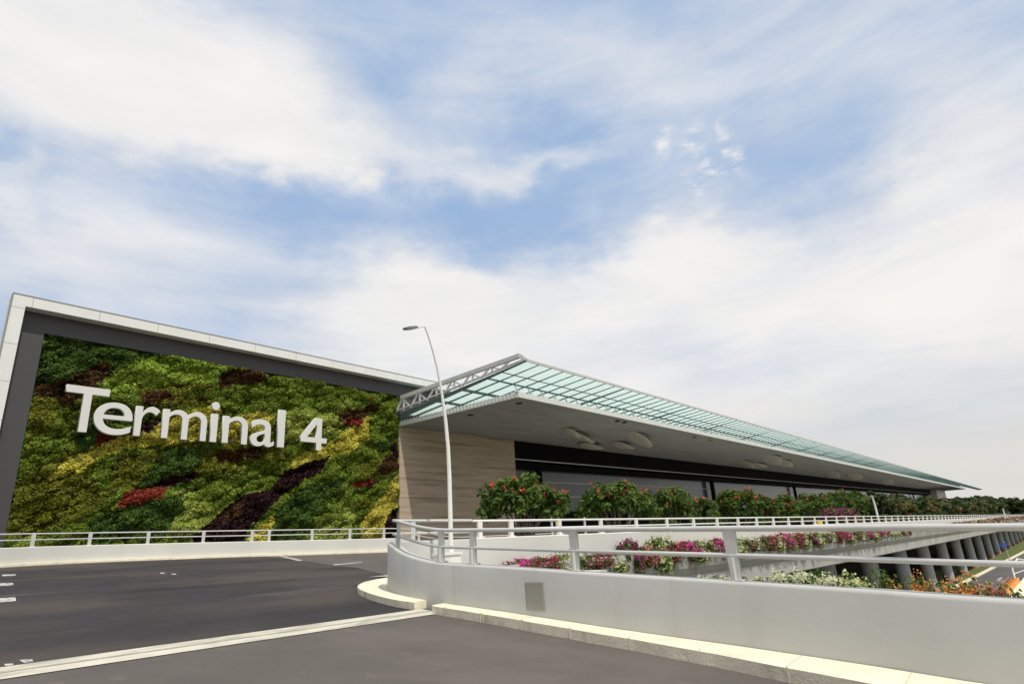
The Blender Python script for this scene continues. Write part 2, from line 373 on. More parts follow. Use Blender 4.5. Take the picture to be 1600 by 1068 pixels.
gridblock(list(np.linspace(-14, 12.4, 60)), lambda y: -10, lambda y: wallx(y) - .05 if y < 11.8 else 9.55 + (y - 11.8) * .7, 12)
gridblock(list(np.linspace(12.4, 44, 60)), lambda y: -10, lambda y: 46, 80)
tag(r.build('road', m_asph_near), kind='structure')
dkl = []
for q in [(-.0, 1043), (670, 950), (607, 900), (575, 890), (520, 882), (470, 874), (415, 868), (360, 870), (0, 898)]:
    p_ = onP(*q); dkl.append((p_[0], p_[1]))
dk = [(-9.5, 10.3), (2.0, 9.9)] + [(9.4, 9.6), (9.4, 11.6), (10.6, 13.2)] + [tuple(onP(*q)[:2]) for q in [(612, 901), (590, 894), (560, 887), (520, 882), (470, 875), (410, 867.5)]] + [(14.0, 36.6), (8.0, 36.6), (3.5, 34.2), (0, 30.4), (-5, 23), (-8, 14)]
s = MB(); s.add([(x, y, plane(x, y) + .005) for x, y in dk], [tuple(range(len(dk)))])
tag(s.build('dark_road_sheet', m_asph_dark), kind='structure')  # darker asphalt sheet laid over part of the ramp
# pale expansion joint across the ramp
s = MB(); s.add([(x, y, plane(x, y) + .010) for x, y in ((-9.5, 10.28), (2.1, 9.9), (8.65, 9.62), (8.45, 8.86), (2.03, 9.11), (-9.5, 9.5))], [(0, 1, 4, 5), (1, 2, 3, 4)])
s.add([(x, y, plane(x, y) + .014) for x, y in ((-9.5, 9.97), (2.1, 9.56), (8.5, 9.27), (8.5, 9.20), (2.1, 9.48), (-9.5, 9.89))], [(0, 1, 4, 5), (1, 2, 3, 4)], 1)
tag(s.build('road_joint', [m_gutter, m_groove], fixn=False), kind='structure')
s = MB()
def mark(pts, m_=None):
    q = [onP(*p_) for p_ in pts]; s.add([(a[0], a[1], plane(a[0], a[1]) + .012) for a in q], [tuple(range(len(q)))])
mark([(521, 881.5), (565, 877.6), (565.5, 878.6), (522, 883)]); mark([(436, 868.6), (444, 868.6), (474, 875.2), (466, 875.9)])
mark([(0, 911), (20, 910.4), (21, 914), (0, 915.5)]); mark([(0, 934.5), (24, 933), (25, 939), (0, 941)]); mark([(3, 897.6), (25, 896.8), (24, 899), (3, 900)])
mark([(30, 1032), (50, 1030), (52, 1035), (38, 1037)]); mark([(6, 1038), (20, 1037), (21, 1040.5), (8, 1041)]); mark([(250, 894.5), (257, 894.5), (257, 896), (250, 896)]); mark([(268, 896), (275, 896), (275, 897.5), (268, 897.5)])
tag(s.build('road_markings', m_white), kind='structure')

# kerbs
def kerb(name, inner, outer, cap0=True):
    s = MB(); n = len(inner)
    for (a, b) in zip(inner, outer):
        for (x, y), h in ((a, .15), (b, .15), (b, .135), (b, -.05)):
            ox = 0 if h == .15 and (x, y) == b else 0
            s.v.append((x, y, plane(x, y) + h))
    # small rounded arris: top vertex pulled in 2 cm
    for i in range(n):
        ax, ay, az = s.v[i * 4]; bx, by, bz = s.v[i * 4 + 1]; L = math.hypot(ax - bx, ay - by) + 1e-6
        s.v[i * 4 + 1] = (bx + (ax - bx) * .025 / L, by + (ay - by) * .025 / L, bz)
    for i in range(n - 1):
        for j, k in ((0, 0), (1, 0), (2, 1)):
            q = i * 4 + j; s.f.append((q, q + 1, q + 5, q + 4)); s.mi.append(k)
    for i in (0, n - 1):
        b = i * 4; v = s.v[b]; s.v.append((v[0], v[1], v[2] - .2)); s.f.append((b, b + 1, b + 2, b + 3, len(s.v) - 1)); s.mi.append(0)
    return tag(s.build(name, [m_kerb, m_kerbside]), kind='structure')
ys = list(np.linspace(-14, 9.02, 60))
wid = lambda y: float(np.interp(y, [-14, 0, 2.2, 2.9, 4.2, 6.75, 9.1], [.9, .8, .67, .58, .44, .38, .34])) + .012 * math.sin(y * 5.1) + .01 * math.sin(y * 11)
kerb('kerb', [(wallx(y) - .01, y) for y in ys], [(wallx(y) - wid(y), y - .03) for y in ys])
outer = crom([(8.50, 9.66, 0), (8.58, 10.3, 0), (8.86, 11.25, 0), (9.2, 12.1, 0), (9.62, 12.95, 0), (10.2, 13.75, 0), (11.0, 14.4, 0), (12.2, 14.9, 0), (14, 15.0, 0), (20, 14.8, 0)], 6)
inner = []
kk = [i for i, q in enumerate(NW) if q[1] > 9.6]
src = [NW[i] for i in range(kk[0], len(NW))] + [(14, 12.55, 0), (20, 12.25, 0)]
al = arclen([(a[0], a[1]) for a in src]); ao = arclen(outer)
for t_ in ao:
    u_ = t_ / ao[-1]; u_ = u_ ** 1.0 * al[-1]
    i = max(0, min(len(al) - 2, int(np.searchsorted(al, u_)) - 1)); w_ = (u_ - al[i]) / (al[i + 1] - al[i] + 1e-9)
    inner.append((src[i][0] + (src[i + 1][0] - src[i][0]) * w_, src[i][1] + (src[i + 1][1] - src[i][1]) * w_))
kerb('kerb', inner, [(a[0], a[1]) for a in outer])

s = MB()
for y in np.arange(-12.4, 9.0, 1.05):
    w_ = wid(y); a = (wallx(y) - .02, y); b = (wallx(y) - w_ - .004, y - .03)
    s.beam((a[0], a[1], plane(*a) + .1455), (b[0], b[1], plane(*b) + .1455), .012, .012); s.beam((b[0], b[1], plane(*b) + .15), (b[0], b[1], plane(*b) - .04), .014, .010)
tag(s.build('kerb_joints', m_kjoint), kind='structure')
# ------------------------------------------------------------------ near parapet with its handrail
pw = empty('parapet_wall', (7.7, 3.0, plane(7.7, 3)))
tag(pw, 'smooth grey curved concrete parapet along the near kerb, with a steel hatch in its face', 'parapet')
def relto(mb, root): mb.v = [(x - root.location[0], y - root.location[1], z - root.location[2]) for x, y, z in mb.v]; return mb
prof = [(0, -.3), (0, .825), (-.012, .848), (-.035, .86), (-.245, .86), (-.268, .848), (-.28, .825), (-.28, -1.6)]
mbw = MB().sweep(NW, prof)
for i_, q_ in enumerate(mbw.v):
    if i_ % 8 not in (0, 7): mbw.v[i_] = (q_[0], q_[1], q_[2] + .11 * sstep((q_[1] - 10.6) / 1.6))
relto(mbw, pw).build('wall_body', m_paint, pw, smooth=True)
# hatch
hq = [(821, 910), (848, 909.5), (851.5, 953), (824, 952)]
def hitw(px, py):
    d = ray(px, py); best = None
    for a, b in zip(NW[:-1], NW[1:]):
        mm = np.array([[d[0], -(b[0] - a[0])], [d[1], -(b[1] - a[1])]]); t_, u_ = np.linalg.solve(mm, np.array(a[:2]))
        if t_ > 0 and 0 <= u_ <= 1 and (best is None or t_ < best): best = t_
    return d * best
hp = [hitw(*q) for q in hq]; nrm_ = np.array([-1, .12, 0]); nrm_ = nrm_ / np.linalg.norm(nrm_)
s = MB(); s.add([tuple(q + nrm_ * .012) for q in hp] + [tuple(q - nrm_ * .05) for q in hp], [(0, 1, 2, 3), (0, 1, 5, 4), (1, 2, 6, 5), (2, 3, 7, 6), (3, 0, 4, 7)])
hatch = relto(s, pw).build('hatch', m_steelp, pw)
s = MB(); c0 = sum(hp) / 4
o_ = [tuple(c0 + (q - c0) * 1.05 + nrm_ * .016) for q in hp]; i_ = [tuple(c0 + (q - c0) * .97 + nrm_ * .016) for q in hp]
s.add(o_ + i_, [(j, (j + 1) % 4, 4 + (j + 1) % 4, 4 + j) for j in range(4)])
relto(s, pw).build('hatch_frame', m_stain, pw)

for y in (-8.0, 8.75):
    i_ = min(range(len(NW)), key=lambda k_: abs(NW[k_][1] - y)); a = NW[i_]; s = MB(); s.beam((a[0] - .0015, a[1], a[2] + .12), (a[0] - .0015, a[1], a[2] + .83), .006, .008); relto(s, pw).build('joint', m_pjoint, pw)
hr = empty('handrail', (7.7, 3.0, plane(7.7, 3) + .86))
tag(hr, 'large light grey two-bar handrail on the near curved parapet, nearest the camera', 'handrail')
def offs(path, o, h):
    out = []
    for i, q in enumerate(path):
        a = path[max(i - 1, 0)]; b = path[min(i + 1, len(path) - 1)]; L = math.hypot(b[0] - a[0], b[1] - a[1])
        out.append((q[0] - (b[1] - a[1]) / L * o, q[1] + (b[0] - a[0]) / L * o, q[2] + h))
    return out
relto(MB().tube(offs(NW, -.14, 1.475), .036, 14), hr).build('top_rail', m_rail, hr, smooth=True)
relto(MB().tube(offs(NW, -.14, 1.155), .030, 12), hr).build('lower_rail', m_rail, hr, smooth=True)
def post_mb(x, y, z, tx, ty, h0, h1, w0=.12, w1=.165, th=.05, lean=0.0):
    """tapered flat fin with a narrower rib on its face and a small base plate; (tx,ty) runs along the wall"""
    s = MB(); nx, ny = -ty, tx; v = []
    for h, w, d in ((h0, w0, th), (h0 + (h1 - h0) * .5, (w0 + w1) / 2, th), (h1, w1, th)):
        for i, j in ((-1, -1), (1, -1), (1, 1), (-1, 1)):
            v.append((x + tx * i * w / 2 + nx * j * d / 2, y + ty * i * w / 2 + ny * j * d / 2, z + h))
    f = [(3, 2, 1, 0), (8, 9, 10, 11)]
    for k in (0, 4): f += [(k + a, k + (a + 1) % 4, k + 4 + (a + 1) % 4, k + 4 + a) for a in range(4)]
    s.add(v, f)
    for sgn in (1,):   # rib
        v = []
        for h, w in ((h0, .05), (h0 + (h1 - h0) * .46, .05)):
            for i, j in ((-1, .5), (1, .5), (1, 1.6), (-1, 1.6)):
                v.append((x + tx * i * w / 2 + nx * sgn * j * th, y + ty * i * w / 2 + ny * sgn * j * th, z + h))
        s.add(v, [(3, 2, 1, 0), (4, 5, 6, 7), (0, 1, 5, 4), (1, 2, 6, 5), (2, 3, 7, 6), (3, 0, 4, 7)])
    v = [(x + tx * i * .11 + nx * j * .085, y + ty * i * .11 + ny * j * .085, z + h) for h in (h0, h0 + .014) for i, j in ((-1, -1), (1, -1), (1, 1), (-1, 1))]
    s.add(v, [(3, 2, 1, 0), (4, 5, 6, 7), (0, 1, 5, 4), (1, 2, 6, 5), (2, 3, 7, 6), (3, 0, 4, 7)])
    for i, j in ((-.08, -.06), (.08, -.06), (.08, .06), (-.08, .06)):
        s.tube([(x + tx * i + nx * j, y + ty * i + ny * j, z + h0 + .01), (x + tx * i + nx * j, y + ty * i + ny * j, z + h0 + .035)], .010, 6)
    return s
ctr = offs(NW, -.14, 0)
def at_y(y):
    for a, b in zip(ctr[:-1], ctr[1:]):
        if a[1] <= y <= b[1]:
            t_ = (y - a[1]) / (b[1] - a[1]); L = math.hypot(b[0] - a[0], b[1] - a[1])
            return tuple(a[i] + (b[i] - a[i]) * t_ for i in range(3)), (b[0] - a[0]) / L, (b[1] - a[1]) / L
for y in (-12.5, -9.9, -7.3, -5.1, -2.65, -.12, 2.98, 5.62, 8.22, 9.25, 11.35):
    (x, yy, z), tx, ty = at_y(y)
    relto(post_mb(x, yy, z, tx, ty, .86, 1.45), hr).build('post', m_rail, hr)
i = int(len(NW) * .88); a, b = ctr[i], ctr[i + 1]; L = math.dist(a[:2], b[:2])
relto(post_mb(*a, (b[0] - a[0]) / L, (b[1] - a[1]) / L, .86, 1.45), hr).build('post', m_rail, hr)
# planter bed inside the nose and lamp base
s = MB(); bed = [(9.25, 8.9), (10.3, 8.6), (14.5, 8.9), (14.5, 12.0), (11.2, 12.3), (10.3, 12.1), (9.6, 11.3)]
s.add([(x, y, -.9) for x, y in bed] + [(x, y, -1.6) for x, y in bed], [tuple(range(7))] + [(k, (k + 1) % 7, 7 + (k + 1) % 7, 7 + k) for k in range(7)])
tag(s.build('nose_planter', m_paint), 'raised grey concrete planter bed enclosed by the rounded parapet nose', 'planter')

# far-left parapet
LW = crom([(-9.3, -14, 0), (-9.3, 5, 0), (-8.2, 15, 0), (-5.2, 24, 0), (-.3, 31.2, 0), (3.3, 35.2, 0), (7.6, 37.5, 0), (11.6, 38.2, 0), (16.1, 36.9, 0), (21.9, 34.5, 0), (26.8, 32.7, 0), (33, 31.0, 0), (42, 29.0, 0)], 8)
LW = [(x, y, roadz(x, y) if x > 20 else plane(x, y)) for x, y, _ in LW]
fw = empty('parapet_wall', (11.6, 38.2, plane(11.6, 38.2))); tag(fw, 'pale low concrete parapet in front of the planted wall, on the far side of the ramp', 'parapet')
s = MB().sweep(LW, [(0, -.3), (0, .83), (.03, .86), (.25, .86), (.28, .83), (.28, -1.5)]); relto(s, fw).build('wall_body', m_paint2, fw, smooth=True)
s = MB().sweep(LW, [(-.22, -.02), (-.22, .09), (-.20, .10), (-.003, .10), (-.003, -.02)]); tag(s.build('kerb', m_kerb), kind='structure')
fr = empty('handrail', (11.6, 38.2, plane(11.6, 38.2) + .86)); tag(fr, 'thin pale two-bar handrail on the parapet in front of the planted wall', 'handrail')
relto(MB().tube(offs(LW, .14, 1.475), .035, 8), fr).build('top_rail', m_rail, fr, smooth=True)
relto(MB().tube(offs(LW, .14, 1.19), .030, 8), fr).build('lower_rail', m_rail, fr, smooth=True)
lc = offs(LW, .14, 0); la = arclen([(q[0], q[1]) for q in lc])
def at_s(path, al, s_):
    i = max(0, min(len(al) - 2, int(np.searchsorted(al, s_)) - 1)); w_ = (s_ - al[i]) / (al[i + 1] - al[i] + 1e-9); a, b = path[i], path[i + 1]; L = math.dist(a[:2], b[:2])
    return tuple(a[k] + (b[k] - a[k]) * w_ for k in range(3)), (b[0] - a[0]) / L, (b[1] - a[1]) / L
def s_of_px(px):
    best = None
    for s_ in np.arange(40, la[-1], .05):
        q, _, _ = at_s(lc, la, s_); d = RM.T @ np.array([q[0], q[1], q[2] + 1.2]); u = 800 + d[0] / d[2] * F
        if d[2] > 0 and (best is None or abs(u - px) < best[0]): best = (abs(u - px), s_)
    return best[1]
sp = [s_of_px(u) for u in (51.8, 141, 232, 318, 394, 420, 487, 547, 600)]
s0 = sp[0]
while s0 > 12: s0 -= 2.6; sp.append(s0)
sp += [sp[8] + 2.5, sp[8] + 5, sp[8] + 7.5]
for s_ in sp:
    q, tx, ty = at_s(lc, la, s_); relto(post_mb(*q, tx, ty, .86, 1.46, .15, .18, .07), fr).build('post', m_rail, fr)

# ------------------------------------------------------------------ viaduct beyond the near parapet
vi = empty('viaduct', (30, vline(30)[1], GZ)); tag(vi, 'long grey concrete viaduct on a row of columns in front of the terminal', 'viaduct')
VXS = [13.12] + list(np.linspace(20, 420, 41)); VP = [vline(x) for x in VXS]
relto(MB().sweep(VP, [(-.14, -1.30), (-.14, -.53), (-.11, -.5), (.11, -.5), (.14, -.53), (.14, -1.6), (-.14, -1.6)]), vi).build('parapet', m_paint2, vi)
relto(MB().sweep(VP, [(-.143, -1.42), (-.62, -1.42), (-.62, -1.28), (-.72, -1.28), (-.74, -1.45), (-.62, -2.0), (-.45, -2.27), (-.143, -2.27)]), vi).build('planter_trough', m_stain, vi)
relto(MB().sweep(VP, [(-.10, -2.20), (-.40, -2.274), (-.40, -2.95), (-.30, -3.02), (1.2, -3.15), (3.4, -3.3), (3.4, -2.2)]), vi).build('edge_girder', m_stain, vi)
s = MB(); n = len(VP); s.v = []
for x, y, z in VP: s.v += [(x, y + .141, z - 1.48), (x, 47, z - 1.48), (x, 47, z - 2.8), (x, y + .141, z - 2.8)]
for i in range(n - 1): s.f += [(i * 4 + j, i * 4 + (j + 1) % 4, (i + 1) * 4 + (j + 1) % 4, (i + 1) * 4 + j) for j in range(4)]; s.mi += [0] * 4
relto(s, vi).build('deck', m_deck, vi)
SETB = 2.6
def via(px, py, off):
    d = ray(px, py); nn = np.array([-VS, 1.0]); nn /= np.linalg.norm(nn); return d * ((nn @ np.array([VX, VY]) + off) / (nn @ d[:2]))
c1 = via(1285, 875, SETB)[0]; c2 = via(1475, 875, SETB)[0]; sp_ = (c2 - c1) / 4
cx = c1 - sp_
k = 0
while cx < 400:
    _, cy, cz = vline(cx); cy += SETB; top = cz - 3.1
    s = MB(); s.tube([(cx, cy, GZ), (cx, cy, GZ + 1.0), (cx, cy, top - .8), (cx, cy, top + .2)], [.60, .60, .62, .9], 20); o = relto(s, vi).build('column', m_col, vi, smooth=True)
    s = MB(); s.tube([(cx + .95, cy - .5, GZ), (cx + .95, cy - .5, top)], .09, 8); relto(s, vi).build('drain_pipe', m_steel, vi, smooth=True)
    s = MB(); s.tube([(cx, cy, GZ), (cx, cy, GZ + .55)], .66, 20); s.v = [(a - vi.location[0], b - vi.location[1], c_ - vi.location[2]) for a, b, c_ in s.v]; s.build('column_base', m_pinkish, o, smooth=True)
    cx += sp_; k += 1
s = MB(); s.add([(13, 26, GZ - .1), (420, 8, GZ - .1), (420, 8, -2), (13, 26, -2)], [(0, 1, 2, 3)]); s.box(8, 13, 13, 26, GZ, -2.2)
tag(s.build('undercroft_wall', m_darkwall), 'back wall coloured near-black for the shade under the viaduct, behind the columns', 'wall')
vr = empty('handrail', (30, vline(30)[1], vline(30)[2] - .5)); tag(vr, 'thin white two-bar handrail along the viaduct edge in front of the trees', 'handrail')
relto(MB().tube([(x, y, z - .03) for x, y, z in VP], .034, 8), vr).build('top_rail', m_lampw, vr, smooth=True)
relto(MB().tube([(x, y, z - .27) for x, y, z in VP], .028, 8), vr).build('lower_rail', m_lampw, vr, smooth=True)
px_ = [13.41, 14.75] + [17.13 + 2.42 * k for k in range(98)]
sl = math.hypot(1, VS)
for x in px_:
    q = vline(x); relto(post_mb(*q, 1 / sl, VS / sl, -.5, -.05, .13, .17, .07), vr).build('post', m_lampw, vr)
far = MB(); x = px_[-1] + 2.42
while x < 415:
    q = vline(x); far.add(post_mb(*q, 1 / sl, VS / sl, -.5, -.05, .13, .17, .07).v[:8], [(3, 2, 1, 0), (4, 5, 6, 7), (0, 1, 5, 4), (1, 2, 6, 5), (2, 3, 7, 6), (3, 0, 4, 7)]); x += 2.42
tag(relto(far, vr).build('far_posts', m_lampw, vr), kind='stuff')

# lower road, verge, kerb
k0, k1 = onZ(1533, 899, GZ), onZ(1598, 865, GZ)
def kl(x): return k0[1] + (k1[1] - k0[1]) / (k1[0] - k0[0]) * (x - k0[0])
s = MB(); nx_ = 69
for i_ in range(nx_):
    x_ = 20 + i_ * 10.0
    for o_k in (.3, -3, -6, -9): s.v.append((x_, kl(x_) + o_k, GZ + .06))
for i_ in range(nx_ - 1):
    for j_ in range(3): s.f.append((i_ * 4 + j_, i_ * 4 + j_ + 1, i_ * 4 + j_ + 5, i_ * 4 + j_ + 4)); s.mi.append(0)
tag(s.build('lower_road', m_road), kind='structure')
s = MB().sweep([(20, kl(20), GZ), (300, kl(300), GZ), (700, kl(700), GZ)], [(0, -.1), (0, .2), (.55, .2), (.55, -.1)]); tag(s.build('lower_kerb', m_kerb), kind='structure')
s = MB(); s.add([(20, kl(20) + .55, GZ + .1), (700, kl(700) + .55, GZ + .1), (700, kl(700) + 7.5, GZ + .1), (20, kl(20) + 7.5, GZ + .1)], [(0, 1, 2, 3)]); tag(s.build('verge', m_grassy), kind='structure')
s = MB(); s.add([(14, kl(14) + 7.0, GZ + .13), (700, kl(700) + 7.0, GZ + .13), (700, 40, GZ + .13), (14, 40, GZ + .13)], [(0, 1, 2, 3)]); tag(s.build('undercroft_floor', m_asph_dark), kind='structure')  # dark floor colour stands in for the shade under the viaduct
s = MB()
for pts in ([(1558, 904), (1565, 901), (1567, 902.5), (1560, 906)], [(1557, 906.3), (1569, 906.6), (1569, 907.5), (1557, 907.2)]):
    q = [onZ(*a, GZ + .066) for a in pts]; s.add(q, [(0, 1, 2, 3)])
tag(s.build('lower_road_markings', m_white), kind='structure')
# median of the lower road with its orange ribbed barrier
b0, b1 = onZ(1562, 931, GZ + .5), onZ(1585, 906, GZ + .5)
def bl_(t_, o=0, h=0):
    dx_, dy_ = b1[0] - b0[0], b1[1] - b0[1]; L = math.hypot(dx_, dy_); return (b0[0] + dx_ * t_ + dy_ / L * o, b0[1] + dy_ * t_ - dx_ / L * o, GZ + h)
s = MB().sweep([bl_(-1.5), bl_(6)], [(-2.0, 0), (-2.0, .3), (-.5, .3), (-.5, 0)]); tag(s.build('lower_median', m_kerb), kind='structure')
ob = empty('barrier', bl_(.5)); tag(ob, 'orange ribbed barrier panel lying beside the white median of the lower road', 'barrier')
s = MB().sweep([bl_(0), bl_(1)], [(-.5, .0), (-.5, .9), (.5, .45), (.5, 0)]); relto(s, ob).build('panel', m_orange, ob)
s = MB()
for j in range(4): s.beam(bl_(0, .38 - j * .27, .53 + j * .12), bl_(1, .38 - j * .27, .53 + j * .12), .08, .08)
relto(s, ob).build('ribs', mat('orange_rib', (.45, .15, .02), .6), ob)
gr_ = empty('guard_hoop', bl_(1.3)); tag(gr_, 'white tubular hoop guard standing behind the orange barrier on the lower road', 'guard rail')
relto(MB().tube([bl_(1.05, 0, 0), bl_(1.1, 0, 1.9), bl_(1.35, .4, 2.6), bl_(1.6, 1.0, 2.1), bl_(1.7, 1.2, 0)], .09, 8), gr_).build('hoop', m_lampw, gr_)
relto(MB().beam(bl_(1.12, 0, 1.1), bl_(1.66, 1.15, 1.1), .08, .08), gr_).build('crossbar', m_lampw, gr_)
# blue sign
q = via(1568, 851, -1.2); bs = empty('road_sign', (q[0], q[1], GZ)); tag(bs, 'blue rectangular direction sign on a grey post in front of the viaduct columns', 'sign')
s = MB(); s.box(-.06, 0, -.55, .55, q[2] - GZ - .32, q[2] - GZ + .32); s.build('sign_panel', m_blue, bs)
s = MB(); s.box(-.075, -.063, -.45, .1, q[2] - GZ + .06, q[2] - GZ + .12); s.box(-.075, -.063, -.45, .3, q[2] - GZ - .14, q[2] - GZ - .08); s.build('lettering', m_white, bs)
s = MB(); s.tube([(.08, -.2, 0), (.08, -.2, q[2] - GZ + .6)], .07, 8); s.build('post', m_steel, bs)

# ------------------------------------------------------------------ terminal building
X0, Y0 = 37.85, 45.0; XE = 530.0; SZ = 11.1
def rise(x): return .0062 * max(0.0, x - X0)
tb = empty('terminal_building', (X0, Y0, GZ)); tag(tb, 'long terminal building with stone end wall, dark glass front and mint glass canopy', 'terminal')
def rz(mb): mb.v = [(x, y, z + rise(x)) for x, y, z in mb.v]; return relto(mb, tb)
s = MB(); s.box(X0, 55.35, Y0, Y0 + 6, GZ, SZ - .02)
s.box(X0 + .2, 55.2, Y0 + 6.01, Y0 + 30, GZ, SZ); rz(s).build('stone_wall', m_stone, tb)
s = MB()
for z in (1.2, 3.3, 5.4, 7.5, 9.6): s.box(X0 + .0, 55.352, Y0 - .004, Y0 + .02, z, z + .03)
rz(s).build('stone_joints', mat('stone_joint', (.42, .35, .27), .9), tb)
s = MB(); s.box(55.36, XE - 60, Y0 + 2.2, Y0 + 2.6, -2, 8.2); rz(s).build('facade_glass', m_glass, tb)
s = MB(); s.box(55.36, XE - 60, Y0 + .2, Y0 + 2.0, 8.9, SZ - .02); s.box(55.36, XE - 60, Y0 + .8, Y0 + 2.19, 8.1, 8.60); s.box(55.36, XE - 60, Y0 + 2.61, Y0 + 30, GZ, SZ - .3); s.box(55.36, XE - 60, Y0 + 1.2, Y0 + 1.9, 8.6, 8.9)
s.box(55.36, XE - 60, Y0 + 1.7, Y0 + 2.19, -1.9, 2.9); rz(s).build('dark_band', m_black, tb)
s = MB(); s.box(55.36, XE - 60, Y0 + .1, Y0 + .19, 8.84, 8.96); rz(s).build('light_trim', m_steel, tb)
for z in (6.55, 4.75):
    s = MB(); s.box(55.36, XE - 60, Y0 + 2.08, Y0 + 2.19, z, z + .10); rz(s).build('transom', m_steel, tb)
xx = 61.6
while xx < 460:
    s = MB(); s.box(xx - .35, xx + .35, Y0 + 1.1, Y0 + 1.69, -1.5, 8.09); rz(s).build('pillar', m_black, tb); xx += 56.0
s = MB(); s.box(XE - 60, XE - 5, Y0 - 3, Y0 + 25, GZ, SZ - .02); rz(s).build('end_block', m_clad, tb)
# soffit slab
s = MB(); s.box(X0 + .02, XE, 30.0, Y0 + 3.0, SZ, SZ + .12); rz(s).build('soffit', m_soffit, tb)
s = MB(); s.box(X0 + .0, XE, 29.93, 29.997, SZ - .02, SZ + .42); rz(s).build('soffit_edge', m_fascia, tb)
s = MB(); s.box(X0 - .07, X0 - .003, 29.93, Y0 - .02, SZ - .02, SZ + .42); rz(s).build('soffit_edge', m_fascia, tb)
# small battens hanging on the end edge
s = MB()
for y in np.arange(30.2, 44.8, .42):
    s = MB(); s.box(X0 - .11, X0 - .072, y, y + .09, SZ + .05, SZ + .50); rz(s).build('edge_batten', m_fascia, tb)
# sloping glass canopy
GO, GI = 28.94, 45.4
def gz(y): return 12.30 + (GI - y) * (14.00 - 12.30) / (GI - GO)
XG = 735.0
s = MB(); v = []
for xa, xb, yi in ((X0, XE, 44.9), (XE + .01, XG, 32.5)):
    v = [(x, y, gz(y) + d) for x in (xa, xb) for y, d in ((GO, 0), (yi, 0), (yi, .03), (GO, .03))]
    s.add(v, [(0, 1, 2, 3), (4, 5, 6, 7), (0, 1, 5, 4), (1, 2, 6, 5), (2, 3, 7, 6), (3, 0, 4, 7)])
rz(s).build('canopy_glass', m_mint, tb)
def rib_mb(x, w=.055, h=.20):
    s = MB(); v = []
    ye = 44.8 if x < XE else 32.4
    for y, z in ((GO, gz(GO) - .08), (ye, gz(ye) - h - .02), (ye, gz(ye) - .004), (GO, gz(GO) - .004)):
        v += [(x - w / 2, y, z), (x + w / 2, y, z)]
    s.add(v, [(0, 2, 4, 6), (1, 7, 5, 3), (0, 1, 3, 2), (2, 3, 5, 4), (4, 5, 7, 6), (6, 7, 1, 0)]); return s
def brk_mb(x):
    s = MB(); s.beam((x, 30.05, SZ + .40), (x, 30.35, SZ + 1.0), .07, .10); s.beam((x - .35, 30.05, SZ + .42), (x, 30.3, SZ + .9), .05, .05); s.box(x - .16, x + .16, 29.95, 30.25, SZ + .42, SZ + .55); return s
sp_r = 1.81; farr = MB(); farb = MB(); k = 0; x = X0 + .04
while x < XG:
    w = .15 if k % 9 == 0 else .055
    if k < 100:
        rz(rib_mb(x, w, .5 if k % 9 == 0 else .2)).build('canopy_rib', m_rib, tb)
        if x < XE: rz(brk_mb(x)).build('canopy_bracket', m_fascia, tb)
    else:
        a = rib_mb(x, w, .12); farr.add(a.v, a.f)
        if x < XE: a = brk_mb(x); farb.add(a.v, a.f)
    x += sp_r; k += 1
tag(rz(farr).build('far_canopy_ribs', m_rib, tb), kind='stuff'); tag(rz(farb).build('far_canopy_brackets', m_fascia, tb), kind='stuff')
for y, r_ in ((31.6, .035), (33.3, .06), (36.5, .1), (40, .1)):
    s = MB(); s.beam((X0, y, gz(y) - .16), (XG if y < 32 else XE, y, gz(y) - .16), r_ * 2, r_ * 2); rz(s).build('purlin', m_rib, tb)
s = MB(); s.beam((X0 - .05, GO - .06, gz(GO)), (XG, GO - .06, gz(GO)), .10, .22); rz(s).build('canopy_rim', m_steel, tb)
# end truss
XT = X0 - .32
def tt(y): return 13.80 + (44.1 - y) * (14.42 - 13.80) / (44.1 - 29.8)
s = MB(); s.beam((XT, 44.3, tt(44.3)), (XT, 29.3, tt(29.3)), .30, .36); rz(s).build('truss_chord', m_steel, tb)
s = MB(); s.beam((XT, 29.28, tt(29.3) - .05), (X0 - .1, 28.87, gz(28.87) + .02), .30, .34, w2=.16, h2=.2); rz(s).build('truss_end_cap', m_steel, tb)
s = MB(); s.beam((XT, 45.3, gz(45.3) + .25), (XT, 28.8, gz(28.8) - .02), .16, .14); rz(s).build('truss_chord', m_steel, tb)
yb = [45.2, 42.9, 40.6, 38.3, 36.0, 33.7, 31.4]
for i, y in enumerate(yb):
    s = MB()
    s.beam((XT, y, gz(y)), (XT, y - 1.0, tt(y - 1.0) - .1), .12, .16)
    if i < 6: s.beam((XT, y - 1.0, tt(y - 1) - .1), (XT, y - 2.3, gz(y - 2.3)), .10, .12); s.beam((XT, y - 1.25, gz(y - 1.25)), (XT, y - 1.25, tt(y - 1.25)), .14, .14)
    rz(s).build('truss_web', m_web, tb)
s = MB(); s.box(X0 - .35, X0 - .02, Y0 + .02, Y0 + 1, 11.2, 12.6); rz(s).build('corner_strip', m_charcoal, tb)
# roof above
s = MB(); s.box(X0 + 3, XE, Y0 + 3.2, Y0 + 60, SZ + .1, SZ + .7); rz(s).build('roof', m_charcoal, tb)
# downlights in the soffit
for px, py in ((735, 648), (811, 630), (965, 658), (976, 660), (1085, 683), (1110, 688)):
    q = onZ(px, py, SZ - .012); s = MB(); s.tube([(q[0], q[1], SZ - .02), (q[0], q[1], SZ - .0005)], .30, 16); relto(s, tb).build('downlight', m_black, tb)

